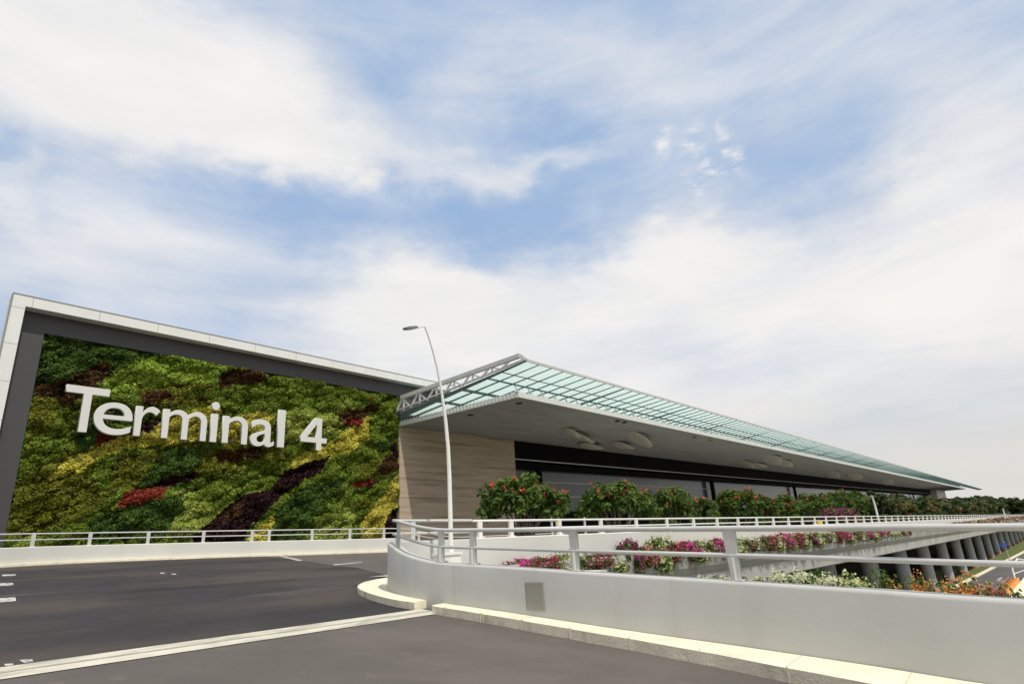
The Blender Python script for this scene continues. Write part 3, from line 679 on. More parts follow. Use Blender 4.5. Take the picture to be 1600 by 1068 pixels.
# petals hung under the soffit
def petal_mb(L, Wd, th):
    s = MB(); n = 28; m_ = 7
    for j in range(m_ + 1):
        ph = -math.pi / 2 + math.pi * j / m_
        for i in range(n):
            a = 2 * math.pi * i / n; e = 1 - .30 * math.cos(a)
            rr = math.cos(ph) ** .45 if 0 < j < m_ else .001
            s.v.append((L / 2 * math.cos(a) * rr, Wd / 2 * math.sin(a) * rr * e, th / 2 * math.sin(ph) + .12 * math.cos(2 * a) * rr))
    for j in range(m_):
        for i in range(n): s.f.append((j * n + i, j * n + (i + 1) % n, (j + 1) * n + (i + 1) % n, (j + 1) * n + i)); s.mi.append(0)
    return s
pet = [(910, 683, 6.0, 2.6, .35, 10), (1000, 687, 9.5, 3.0, .55, 8), (925, 697, 4.5, 2.2, -.2, -8), (895, 676, 3.5, 1.8, .6, 14), (975, 696, 5.0, 2.4, .1, 0),
       (1165, 724, 9, 3.4, .3, 10), (1205, 718, 11, 3.8, .5, 6), (1185, 727, 7, 3.0, -.1, -8), (1225, 724, 10, 3.4, .3, 0),
       (1300, 741, 14, 4.0, .4, 6), (1335, 744, 15, 4.2, .3, 0), (1385, 752, 20, 4.5, .3, 4)]
plab = ['olive grey petal lamp at the left of the nearest ceiling cluster', 'largest long petal lamp at the right of the nearest ceiling cluster', 'low dark petal of the nearest ceiling cluster, just above the black band',
        'small petal at the far left rim of the nearest ceiling cluster', 'flat petal below the largest one in the nearest ceiling cluster',
        'left petal of the second ceiling cluster under the canopy', 'long raised petal of the second ceiling cluster', 'lowest petal of the second ceiling cluster', 'right-hand petal of the second ceiling cluster',
        'left petal of the third ceiling cluster far along the soffit', 'right petal of the third ceiling cluster far along the soffit', 'most distant ceiling petal near the far end of the soffit']
for (px, py, L, Wd, th, ang), lb in zip(pet, plab):
    q = onZ(px, py, SZ - .1); zz = SZ - .45 + rise(q[0]); q = onZ(px, py, zz)
    o = petal_mb(L, Wd, .55).build('ceiling_petal', m_petal, smooth=True); o.location = tuple(q); o.rotation_euler = (rad(ang + 12), rad(5), rad(th * 30)); tag(o, lb, 'ceiling ornament', 'petal-shaped ornaments under the canopy soffit')

# ------------------------------------------------------------------ planted wall: frame
lf = empty('portal_frame', (20, Y0, GZ)); tag(lf, 'huge white-edged charcoal portal frame around the planted wall', 'frame')
FY = 44.2; kf = FY / 45.0
ax0, ax1, az1, iz1, ix0 = 7.16 * kf, 50.0, 16.34 * kf, 15.66 * kf, 7.84 * kf
s = MB(); s.box(ax0, ix0, FY, Y0 + .25, GZ, az1 - .0); s.box(ix0 + .001, ax1, FY, Y0 + .25, iz1, az1); relto(s, lf).build('white_surround', m_clad, lf)
s = MB()
for k in range(12): s.box(ix0 + .3 + k * 3.6, ix0 + .325 + k * 3.6, FY - .004, FY + .02, iz1 + .002, az1)
for k in range(10): s.box(ax0 - .003, ix0, FY - .004, FY + .02, 15.2 - k * 2.3, 15.225 - k * 2.3)
s.box(ax0 - .03, ax1, FY - .03, FY + .3, az1, az1 + .05); s.box(ax0 - .05, ax0 - .002, FY - .03, FY + .3, GZ, az1 + .05)
relto(s, lf).build('panel_joints', m_joint, lf)
s = MB(); s.box(ix0 + .002, 9.04, Y0, Y0 + 3, GZ, iz1 - .002); s.box(9.041, 37.49, Y0 - .0, Y0 + 3, 14.13, iz1 - .002); s.box(37.5, ax1, Y0 + 1.01, Y0 + 3, 11.7, iz1 - .002)
s.box(37.5, ax1, Y0 - .0, Y0 + 1.0, 14.13, iz1 - .002); s.box(37.9, ax1, Y0 + .02, Y0 + 1.0, 11.7, 14.12); relto(s, lf).build('charcoal_surround', m_charcoal, lf)
s = MB(); s.box(9.042, 37.84, Y0 + .75, Y0 + 3, GZ, 14.12); relto(s, lf).build('backing', m_black, lf)

# planted wall: foliage, kind by kind
KINDS = {
 'mid':    ('fern', (.095, .150, .010), (.24, .33, .034), 'mid green foliage covering most of the planted wall'),
 'dark':   ('ivy', (.028, .070, .008), (.10, .165, .020), 'dark green ivy-like foliage patches low and at the top left of the planted wall'),
 'lime':   ('fern', (.20, .32, .030), (.38, .50, .07), 'bright lime fern mass at the top left of the planted wall'),
 'yellow': ('shrub', (.30, .29, .02), (.92, .82, .16), 'yellow variegated foliage streaks on the planted wall'),
 'sage':   ('shrub', (.22, .30, .035), (.48, .54, .12), 'pale sage green foliage bands on the planted wall'),
 'olive':  ('shrub', (.095, .115, .008), (.24, .245, .020), 'olive brown-green foliage on the planted wall'),
 'brown':  ('shrub', (.045, .022, .007), (.13, .055, .014), 'rusty brown foliage patches on the planted wall'),
 'maroon': ('shrub', (.012, .003, .004), (.045, .008, .010), 'near-black maroon foliage swathes on the planted wall'),
 'red':    ('shrub', (.16, .020, .010), (.32, .050, .025), 'red foliage patches on the planted wall'),
}
POLY = [
 ('olive', [(10, 640), (110, 640), (170, 700), (130, 745), (180, 770), (120, 815), (40, 840), (0, 840)]),
 ('mid', [(40, 650), (110, 640), (120, 700), (60, 730), (20, 760)]),
 ('dark', [(66, 515), (250, 548), (245, 566), (180, 576), (150, 600), (110, 610), (52, 640)]),
 ('brown', [(58, 600), (120, 592), (160, 578), (166, 600), (110, 632), (60, 650)]),
 ('brown', [(112, 590), (168, 566), (170, 585), (150, 602), (105, 612)]),
 ('olive', [(48, 622), (100, 615), (90, 660), (40, 700)]),
 ('mid', [(150, 600), (210, 580), (330, 600), (230, 620), (200, 640), (150, 625)]),
 ('lime', [(158, 598), (185, 577), (245, 553), (355, 572), (362, 586), (340, 596), (290, 600), (220, 604), (165, 612)]),
 ('brown', [(340, 590), (362, 578), (402, 580), (435, 600), (395, 606), (345, 606)]),
 ('olive', [(215, 602), (330, 598), (352, 624), (280, 640), (210, 628)]),
 ('brown', [(215, 618), (262, 608), (270, 626), (225, 632)]),
 ('sage', [(430, 600), (520, 604), (560, 640), (500, 660), (440, 650)]),
 ('mid', [(300, 612), (440, 590), (560, 605), (520, 640), (400, 640)]),
 ('dark', [(150, 632), (200, 630), (210, 650), (170, 660)]),
 ('maroon', [(220, 660), (260, 655), (256, 690), (190, 690), (200, 672)]),
 ('red', [(150, 680), (185, 678), (180, 696), (150, 692)]),
 ('dark', [(118, 655), (150, 660), (150, 700), (130, 712), (112, 690)]),
 ('yellow', [(80, 750), (92, 728), (130, 706), (165, 690), (235, 672), (262, 652), (300, 640), (345, 632), (352, 650), (320, 668), (300, 690), (235, 694), (170, 712), (120, 735)]),
 ('yellow', [(370, 650), (410, 640), (432, 650), (390, 690), (350, 700), (340, 680)]),
 ('sage', [(440, 640), (520, 640), (545, 665), (500, 690), (440, 690)]),
 ('yellow', [(447, 732), (460, 712), (510, 694), (548, 668), (575, 650), (592, 655), (582, 678), (552, 702), (505, 722)]),
 ('olive', [(180, 712), (300, 694), (290, 730), (230, 752), (170, 770)]),
 ('dark', [(216, 765), (240, 724), (262, 700), (330, 696), (322, 722), (270, 748)]),
 ('olive', [(320, 700), (445, 695), (450, 722), (380, 735), (310, 740)]),
 ('brown', [(340, 702), (410, 700), (405, 716), (345, 722)]),
 ('red', [(176, 792), (200, 770), (240, 758), (268, 760), (254, 776), (205, 790)]),
 ('maroon', [(240, 752), (300, 736), (312, 742), (262, 762)]),
 ('sage', [(258, 842), (285, 800), (270, 770), (330, 745), (400, 725), (450, 732), (440, 752), (400, 785), (350, 792), (318, 826), (300, 845)]),
 ('mid', [(300, 752), (430, 718), (448, 742), (395, 790), (330, 790)]),
 ('dark', [(125, 845), (150, 805), (230, 782), (290, 772), (286, 800), (262, 830), (240, 845)]),
 ('maroon', [(295, 850), (330, 812), (372, 778), (425, 762), (446, 735), (518, 710), (506, 734), (455, 765), (425, 790), (392, 826), (385, 850)]),
 ('brown', [(350, 800), (378, 784), (374, 802), (345, 820)]),
 ('yellow', [(385, 850), (400, 825), (425, 806), (432, 826), (420, 850)]),
 ('dark', [(418, 850), (430, 800), (468, 764), (540, 740), (528, 775), (485, 815), (470, 850)]),
 ('mid', [(505, 745), (520, 712), (570, 700), (600, 690), (580, 730), (540, 745)]),
 ('olive', [(545, 760), (560, 732), (590, 715), (600, 735), (580, 748)]),
 ('sage', [(490, 850), (500, 815), (530, 790), (560, 790), (550, 830), (545, 850)]),
 ('brown', [(585, 730), (605, 712), (622, 705), (622, 735), (600, 742)]),
 ('red', [(548, 757), (560, 750), (590, 746), (585, 754), (558, 762)]),
 ('brown', [(528, 655), (540, 642), (600, 630), (596, 640), (572, 652), (560, 660)]),
 ('red', [(533, 662), (552, 652), (570, 652), (566, 661), (540, 664)]),
 ('dark', [(575, 690), (610, 665), (622, 670), (622, 705), (600, 702)]),
 ('mid', [(580, 660), (600, 620), (622, 618), (622, 670), (600, 690), (575, 695)]),
 ('yellow', [(560, 850), (568, 806), (598, 775), (623, 738), (623, 788), (606, 808), (596, 850)]),
 ('maroon', [(596, 850), (604, 815), (623, 790), (623, 850)]),
 ('maroon', [(608, 700), (623, 690), (623, 716)]),
]
def inpoly(px, py, poly):
    r_ = np.zeros(len(px), bool); n = len(poly)
    for i in range(n):
        x1, y1 = poly[i]; x2, y2 = poly[(i + 1) % n]
        c_ = ((y1 > py) != (y2 > py)) & (px < (x2 - x1) * (py - y1) / (y2 - y1 + 1e-12) + x1); r_ ^= c_
    return r_
# the planting plan is held in metres on the wall (polygons converted once)
def wallxy(poly): return [(float(q[0]), float(q[2])) for q in (onY(a, b, Y0) for a, b in poly)]
PLAN = [(k, wallxy(p_)) for k, p_ in POLY]
XA, XB, ZA, ZB = 9.10, 37.80, -1.2, 14.08
nb = 11000                                             # plant cushions
bx, bz = rng.uniform(0, 26, nb), rng.uniform(-18, 14, nb); br = .07 + .30 * rng.random(nb) ** 1.8
NL = 270000
lx, lz = rng.uniform(XA, XB, NL), rng.uniform(ZA, ZB, NL)
w1 = np.array([mnoise.noise(Vector((a * .8, b * .8, 0))) for a, b in zip(lx[::1], lz[::1])]); w2 = np.array([mnoise.noise(Vector((a * .8, b * .8, 9))) for a, b in zip(lx, lz)])
w3 = np.array([mnoise.noise(Vector((a * 3.1, b * 3.1, 4))) for a, b in zip(lx, lz)])
# nearest cushion by grid
TH = rad(27); lu, lv = (lx * math.cos(TH) + lz * math.sin(TH)) / 1.8, -lx * math.sin(TH) + lz * math.cos(TH)
cell = .32; grid = {}
for i in range(nb): grid.setdefault((int(bx[i] / cell), int((bz[i] + 25) / cell)), []).append(i)
hgt = np.zeros(NL); gnx = np.zeros(NL); gnz = np.zeros(NL); own = np.full(NL, -1)
gi, gj = (lu / cell).astype(int), ((lv + 25) / cell).astype(int)
order = np.lexsort((gj, gi)); keys = gi[order] * 1000 + gj[order]; uniq, st = np.unique(keys, return_index=True); st = list(st) + [NL]
for u, (key) in enumerate(uniq):
    idx = order[st[u]:st[u + 1]]; a, b = divmod(int(key), 1000); cand = [c_ for p_ in (-1, 0, 1) for q_ in (-1, 0, 1) for c_ in grid.get((a + p_, b + q_), [])]
    if not cand: continue
    cand = np.array(cand); dx_ = lu[idx][:, None] - bx[cand][None]; dz_ = lv[idx][:, None] - bz[cand][None]; rr = br[cand][None]
    hh = np.sqrt(np.clip(rr ** 2 - dx_ ** 2 - dz_ ** 2, 0, None)); m_ = hh.argmax(1); ii = np.arange(len(idx)); best = hh[ii, m_]
    hgt[idx] = best; gnx[idx] = dx_[ii, m_] / rr[0, m_]; gnz[idx] = dz_[ii, m_] / rr[0, m_]; own[idx] = cand[m_]
gnx, gnz = gnx * .6 * math.cos(TH) - gnz * math.sin(TH), gnx * .6 * math.sin(TH) + gnz * math.cos(TH)
qx = lx + w1 * .30 + w3 * .16; qz = lz + w2 * .30 - w3 * .16
names = list(KINDS); kd = np.zeros(NL, int)
ww = np.array([mnoise.noise(Vector((a * .45 + 20, b * .9, 2))) for a, b in zip(lx, lz)])
kd[ww > .30] = names.index('olive'); kd[ww < -.42] = names.index('dark')
for k, poly in PLAN: kd[inpoly(qx, qz, poly)] = names.index(k)
base = .50 * hgt + .40 * np.clip(ww + .3, 0, 1)
ly = Y0 + .50 - base * 1.5 - rng.uniform(0, .14, NL)
nr = np.stack([gnx * .55, -np.sqrt(np.clip(1 - gnx ** 2 - gnz ** 2, .25, 1)), gnz * .55 + .45], 1)
cv = rng.uniform(.25, .65, nb + 1)[own]
for j, k in enumerate(names):
    w = kd == j
    if not w.any(): continue
    ty, c1_, c2_, lab = KINDS[k]
    sz = {'yellow': .11, 'sage': .10, 'lime': .12, 'maroon': .11, 'red': .14}.get(k, .115)
    o = leaves('wall_planting', np.stack([lx[w], ly[w], lz[w]], 1), nr[w], sz, [leafmat('leaf_' + k, c1_, c2_, .25)], elong=1.7, jitter=.7, var=np.clip(cv[w] + rng.normal(0, .22, w.sum()), 0, 1))
    tag(o, lab, 'wall plants', kind='stuff')

# sign letters
sg = empty('sign', (10.4, 44.2, 7.9)); tag(sg, 'big white raised letters Terminal 4 on the planted wall', 'sign')
def glyph(loops):
    cu = bpy.data.curves.new('letter', 'CURVE'); cu.dimensions = '2D'; cu.fill_mode = 'BOTH'; cu.extrude = .10; cu.bevel_depth = .02
    for L in loops:
        sp = cu.splines.new('POLY'); sp.points.add(len(L) - 1); sp.use_cyclic_u = True
        for q_, (a, b) in zip(sp.points, L): q_.co = (a, b, 0, 1)
    return cu
PLAIN = {'T': [[(0, 2.45), (.97, 2.45), (.97, 0), (1.42, 0), (1.42, 2.45), (2.39, 2.45), (2.39, 2.89), (0, 2.89)]],
         'l': [[(0, 0), (.5, 0), (.5, 3), (0, 3)]],
         'i': [[(.05, 0), (.55, 0), (.55, 2.05), (.05, 2.05)], [(.30 + .30 * math.cos(k * math.pi / 12), 2.66 + .29 * math.sin(k * math.pi / 12)) for k in range(24)]],
         '4': [[(1.44, 0), (1.90, 0), (1.90, .62), (2.40, .62), (2.40, 1.01), (1.90, 1.01), (1.90, 2.7), (1.28, 2.7), (0, 1.08), (0, .62), (1.44, .62)], [(1.44, 1.01), (1.44, 2.22), (.52, 1.01)]]}
LT = [('T', 10.47, 12.86, 7.97, 10.86), ('e', 12.17, 14.38, 7.94, 10.05), ('r', 14.52, 16.00, 8.0, 10.05), ('m', 16.22, 19.22, 8.0, 10.05), ('i', 19.45, 20.02, 8.0, 10.95), ('n', 20.36, 22.28, 8.0, 10.05),
      ('a', 22.52, 24.45, 7.94, 10.05), ('l', 24.72, 25.32, 8.0, 11.0), ('4', 26.75, 29.2, 8.0, 10.7)]
for ch, x0, x1, z0, z1 in LT:
    cu = glyph(PLAIN[ch]) if ch in PLAIN else bpy.data.curves.new('letter', 'FONT')
    if ch not in PLAIN: cu.offset = 0.0 if ch == 'a' else -.014; cu.body = ch; cu.size = 3.6; cu.extrude = .10; cu.bevel_depth = .02; cu.resolution_u = 12
    # cu.size = 3.6; cu.extrude = .10; cu.bevel_depth = .02; cu.offset = 0.0; cu.resolution_u = 12
    tmp = bpy.data.objects.new('tmp', cu); col.objects.link(tmp); bpy.context.view_layer.update()
    me = bpy.data.meshes.new_from_object(tmp.evaluated_get(bpy.context.evaluated_depsgraph_get())); bpy.data.objects.remove(tmp)
    n = len(me.vertices); co = np.empty(n * 3); me.vertices.foreach_get('co', co); co = co.reshape(-1, 3)
    mn, mxx = co.min(0), co.max(0); c3 = np.empty_like(co)
    c3[:, 0] = x0 + (co[:, 0] - mn[0]) / (mxx[0] - mn[0]) * (x1 - x0) - 10.4
    c3[:, 2] = z0 + (co[:, 1] - mn[1]) / (mxx[1] - mn[1]) * (z1 - z0) - 7.9
    c3[:, 1] = -co[:, 2]
    me.vertices.foreach_set('co', c3.ravel()); me.update(); me.flip_normals() if hasattr(me, 'flip_normals') else None
    me.name = 'letter'; me.materials.clear(); me.materials.append(m_letter)
    o = bpy.data.objects.new('letter', me); col.objects.link(o); o.parent = sg
s = MB()
for x in (11.7, 13.3, 15.2, 17.7, 19.7, 21.3, 23.5, 25.0, 28.4):
    for z in (8.3, 9.5): s.beam((x - 10.4, .1, z - 7.9), (x - 10.4, 1.2, z - 7.9), .06, .06)
s.build('bracket', m_joint, sg)

# ------------------------------------------------------------------ lamps
def lamp(path, radii, head_a, head_b, hw, hh, label, base=True):
    root = empty('street_lamp', path[0]); L0 = Vector(path[0]); tag(root, label, 'street lamp')
    MB().tube([Vector(q) - L0 for q in path], radii, 12).build('pole', m_lampw, root, smooth=True)
    a, b = Vector(head_a) - L0, Vector(head_b) - L0
    MB().tube([Vector(path[-1]) - L0, a], radii[-1] * .8, 8).build('arm', m_lampw, root)
    d = b - a; s = MB(); s.beam(a, a + d * .25, hw * .6, hh * .8, w2=hw, h2=hh); s.beam(a + d * .251, b - d * .15, hw, hh); s.beam(b - d * .149, b, hw, hh, w2=hw * .7, h2=hh * .5)
    h = s.build('lamp_head', m_lamph, root)
    s = MB(); s.beam(a + d * .32 + Vector((0, 0, -hh / 2 - .006)), b - d * .22 + Vector((0, 0, -hh / 2 - .006)), hw * .75, .01); s.build('diffuser', m_petal, h)
    if base:
        MB().box(-.16, .16, -.16, .16, 0, .02).build('base_plate', m_lampw, root)
    return root
LYY = 11.3
pp = [onY(*q, LYY) for q in [(705.5, 866), (704.2, 840), (703.5, 800), (702.2, 745), (700.2, 700), (696, 655), (690.5, 615), (684, 578), (676.5, 548), (668.5, 522), (663.5, 510)]]
pp = [(float(a), float(b), float(c_)) for a, b, c_ in pp]
lamp(pp, [.062, .061, .06, .056, .052, .048, .038, .032, .027, .023, .021], onY(651, 511.5, LYY), onY(632, 513, LYY - .1), .17, .07, 'tall white curved street lamp rising from the parapet nose in front of the stone wall')
s = MB(); b = pp[0]; s.box(b[0] - .42, b[0] + .12, b[1] - .2, b[1] + .2, -.9, b[2] + .0); s.box(b[0] - .45, b[0] + .15, b[1] - .23, b[1] + .23, b[2] + .001, b[2] + .06)
tag(s.build('lamp_plinth', m_lampw), 'white square plinth block at the foot of the tall curved lamp', 'plinth')
q0, q1 = via(1373, 813, .4), via(1364.5, 775, .4)
lamp([(q0[0], q0[1], q0[2] - 1), tuple(q0), (q0[0], q0[1], q0[2] + (q1[2] - q0[2]) * .6), (q0[0] - .3, q0[1], q1[2])], [.09, .09, .08, .06], (q0[0] - .5, q0[1], q1[2] + .02), (q0[0] - 1.0, q0[1], q1[2] - .05), .2, .1, 'small leaning white lamp post on the viaduct edge in front of the far trees')
q0, q1 = via(1570, 804, .4), via(1567, 797, .4)
lamp([(q0[0], q0[1], q0[2] - 1), tuple(q0), (q0[0], q0[1], q1[2] + .4)], [.12, .12, .09], (q0[0] - .5, q0[1], q1[2] + .4), (q0[0] - 1.2, q0[1], q1[2] + .3), .25, .12, 'tiny distant lamp post at the far right end of the viaduct', False)

# ------------------------------------------------------------------ bougainvillea
m_bgreen = leafmat('bougainvillea_leaf', (.035, .075, .012), (.11, .17, .03))
BR = {'magenta': leafmat('magenta_bract', (.48, .02, .20), (.84, .12, .44), .4), 'pink': leafmat('pink_bract', (.50, .08, .14), (.75, .25, .28), .4),
      'cream': leafmat('cream_bract', (.45, .50, .16), (.78, .80, .48), .4), 'white': leafmat('white_bract', (.62, .66, .38), (.86, .86, .70), .4),
      'orange': leafmat('orange_bract', (.80, .26, .03), (.92, .58, .22), .4), 'crimson': leafmat('crimson_bract', (.26, .015, .06), (.55, .06, .14), .4),
      'dusty': leafmat('dusty_bract', (.28, .10, .10), (.46, .24, .20), .4), 'purple': leafmat('purple_bract', (.20, .015, .11), (.40, .04, .20), .4)}
def bush_proto(kind, w, d, h, hang, nleaf, nfl, lsz, fsz, nsp=16):
    root = empty('bougainvillea')
    # several arching sprays, spread, hanging over the lip on the -y side
    cs = np.stack([rng.uniform(-w / 2, w / 2, nsp), rng.uniform(-d / 2, d / 2, nsp), rng.uniform(.1, 1, nsp) * h], 1)
    hs = rng.random(nsp) < .45; cs[hs, 1] = -d / 2 - rng.uniform(0, .16, hs.sum()); cs[hs, 2] = rng.uniform(-hang, h * .6, hs.sum())
    sr = rng.uniform(.10, .24, nsp) * (w / 1.2) ** .5 * 1.25
    def pts(n, k):
        i = rng.integers(0, nsp, n); v = rng.normal(0, 1, (n, 3)); v /= np.linalg.norm(v, axis=1, keepdims=True); rr = rng.uniform(.55, 1.0, n) ** .5 * k
        return cs[i] + v * (sr[i] * rr)[:, None] * np.array([1.1, 1, .9]), v + np.array([0, -.2, .5]), i
    a, b, i = pts(nleaf, .95); leaves('foliage', a, b, lsz, [m_bgreen], parent=root, jitter=.6)
    # bracts gather in heads at spray surfaces
    nh = max(8, nfl // 9); a, b, i = pts(nh, 1.12); idx = rng.integers(0, nh, nfl)
    c_ = a[idx] + rng.normal(0, fsz * .8, (nfl, 3)); leaves('flowers', c_, b[idx], fsz, [BR[kind]], parent=root, elong=1.15, jitter=.7)
    s = MB()
    for j in range(5):
        q = cs[j]; s.tube([(q[0] * .3, 0, -.12), (q[0] * .7, q[1] * .5, q[2] * .5), tuple(q)], [.012, .01, .006], 5)
    s.build('stem', m_bark, root); return root
order_c = ['magenta', 'crimson', 'cream', 'dusty', 'crimson', 'cream', 'purple', 'pink', 'cream', 'crimson', 'magenta', 'cream', 'dusty', 'magenta', 'cream', 'cream', 'dusty', 'white', 'dusty', 'crimson', 'cream',
           'magenta', 'cream', 'crimson', 'cream', 'purple', 'cream', 'dusty', 'white', 'crimson', 'magenta', 'cream', 'dusty', 'white']
colw = {'magenta': 'vivid magenta', 'crimson': 'dark crimson', 'cream': 'pale yellow-green', 'dusty': 'dusty rose', 'purple': 'deep purple-red', 'pink': 'salmon pink', 'white': 'creamy white', 'orange': 'bright orange'}
ordw = ['first', 'second', 'third', 'fourth', 'fifth', 'sixth', 'seventh', 'eighth', 'ninth', 'tenth', 'eleventh', 'twelfth', 'thirteenth', 'fourteenth', 'fifteenth', 'sixteenth', 'seventeenth', 'eighteenth', 'nineteenth', 'twentieth']
protos = {}; used = set(); cnt = {}
def place_bush(proto, key, loc, rz_, sc, label, group):
    o = proto if key not in used else copy_tree(proto)
    used.add(key); o.location = loc; o.rotation_euler = (0, 0, rz_); o.scale = sc; tag(o, label, 'bougainvillea', group); return o
vang = math.atan(VS); x = 14.35
for i in range(46):
    kd_ = order_c[i] if i < len(order_c) else order_c[(i * 7) % len(order_c)]
    if ('v', kd_) not in protos: protos[('v', kd_)] = bush_proto(kd_, 1.15, .45, .34, .34, 700, 1300 if kd_ != 'dusty' else 900, .080, .062, 22)
    q = vline(x); cnt[kd_] = cnt.get(kd_, 0) + 1; nn = ordw[cnt[kd_] - 1] if cnt[kd_] <= 20 else 'farthest'
    sc = rnd.uniform(.85, 1.15); hx = 1.25 if i < 9 else 1.0
    place_bush(protos[('v', kd_)], ('v', kd_), (q[0], q[1] - .46, q[2] - 1.36 - (.16 if i < 6 else .04)), vang, (sc, sc, sc * hx * (.72 if i < 6 else .88) * rnd.uniform(.8, 1.15)), '%s bougainvillea in the viaduct trough, %s of its colour from the lamp' % (colw[kd_], nn), 'bougainvillea along the viaduct trough')
    x += 1.02 if i < 24 else 1.35
# farther blooms on the viaduct edge: nobody could count them
n = 9000; fx = rng.uniform(70, 400, n); fc = np.stack([fx, VY + VS * (fx - VX) - .4 + rng.normal(0, .25, n), VZ + VD * (fx - VX) - 1.35 + rng.uniform(-.25, .75, n) * np.clip((fx - 60) / 90, 0.3, 1.1)], 1)
tag(leaves('far_bougainvillea', fc, np.tile([0, -.3, .8], (n, 1)), .28, [m_bgreen, BR['dusty'], BR['cream'], BR['purple']], rng.choice([0, 0, 1, 1, 2, 3], n)), 'continuous strip of distant bougainvillea on the far viaduct edge', 'bougainvillea', kind='stuff')
# near trough, on the outer side of the near parapet
s = MB(); seg = [q for q in NW if q[1] < 4.2]; s.sweep(seg, [(-.283, .25), (-.283, .55), (-.72, .55), (-.72, .62), (-.78, .62), (-.78, .25)]); tag(s.build('planter_trough', m_paint), 'grey flower trough fixed behind the near curved parapet', 'planter')
near = [(3.50, 'white', .65, .9), (3.18, 'white', .7, .9), (2.72, 'cream', .55, .8), (2.42, 'white', 1.05, 1), (2.15, 'white', 1.15, 1), (1.90, 'white', 1.0, .9), (1.68, 'cream', .9, .8), (1.48, 'green', 1.0, .7), (1.32, 'orange', .6, .4), (1.18, 'green', .8, .6),
        (1.04, 'orange', .85, .5), (.90, 'green', .7, .6), (.76, 'orange', .72, .7), (.60, 'orange', .85, .7), (.47, 'pink', .6, .5), (.38, 'green', .7, .6), (-.9, 'white', .9, 1), (-1.5, 'orange', 1.0, 1), (-2.1, 'pink', .9, 1)]
BR['green'] = leafmat('young_leaf', (.10, .17, .03), (.28, .26, .05)); colw['green'] = 'mostly leafy green'
nc = {}
for y, kd_, h, wsc in near:
    key = ('n', kd_)
    if key not in protos: protos[key] = bush_proto(kd_, .42, .30, .26, .12, 340, 1100 if kd_ != 'green' else 60, .040, .031, 14)
    wx = wallx(y) + .62; nc[kd_] = nc.get(kd_, 0) + 1
    place_bush(protos[key], key, (wx, y, plane(wx, y) + .70), rad(-84) + rnd.uniform(-.2, .2), (wsc, 1, h), '%s bougainvillea behind the near parapet, %s of its colour from the left' % (colw[kd_], ordw[nc[kd_] - 1]), 'bougainvillea behind the near parapet')
# bits in the nose planter
key = ('v', 'pink'); o = copy_tree(protos[key]); o.location = (10.55, 10.6, -.72); o.scale = (.55, .55, .5); o.rotation_euler = (0, 0, .5); tag(o, 'small pink bougainvillea low at the foot of the tall curved lamp', 'bougainvillea')

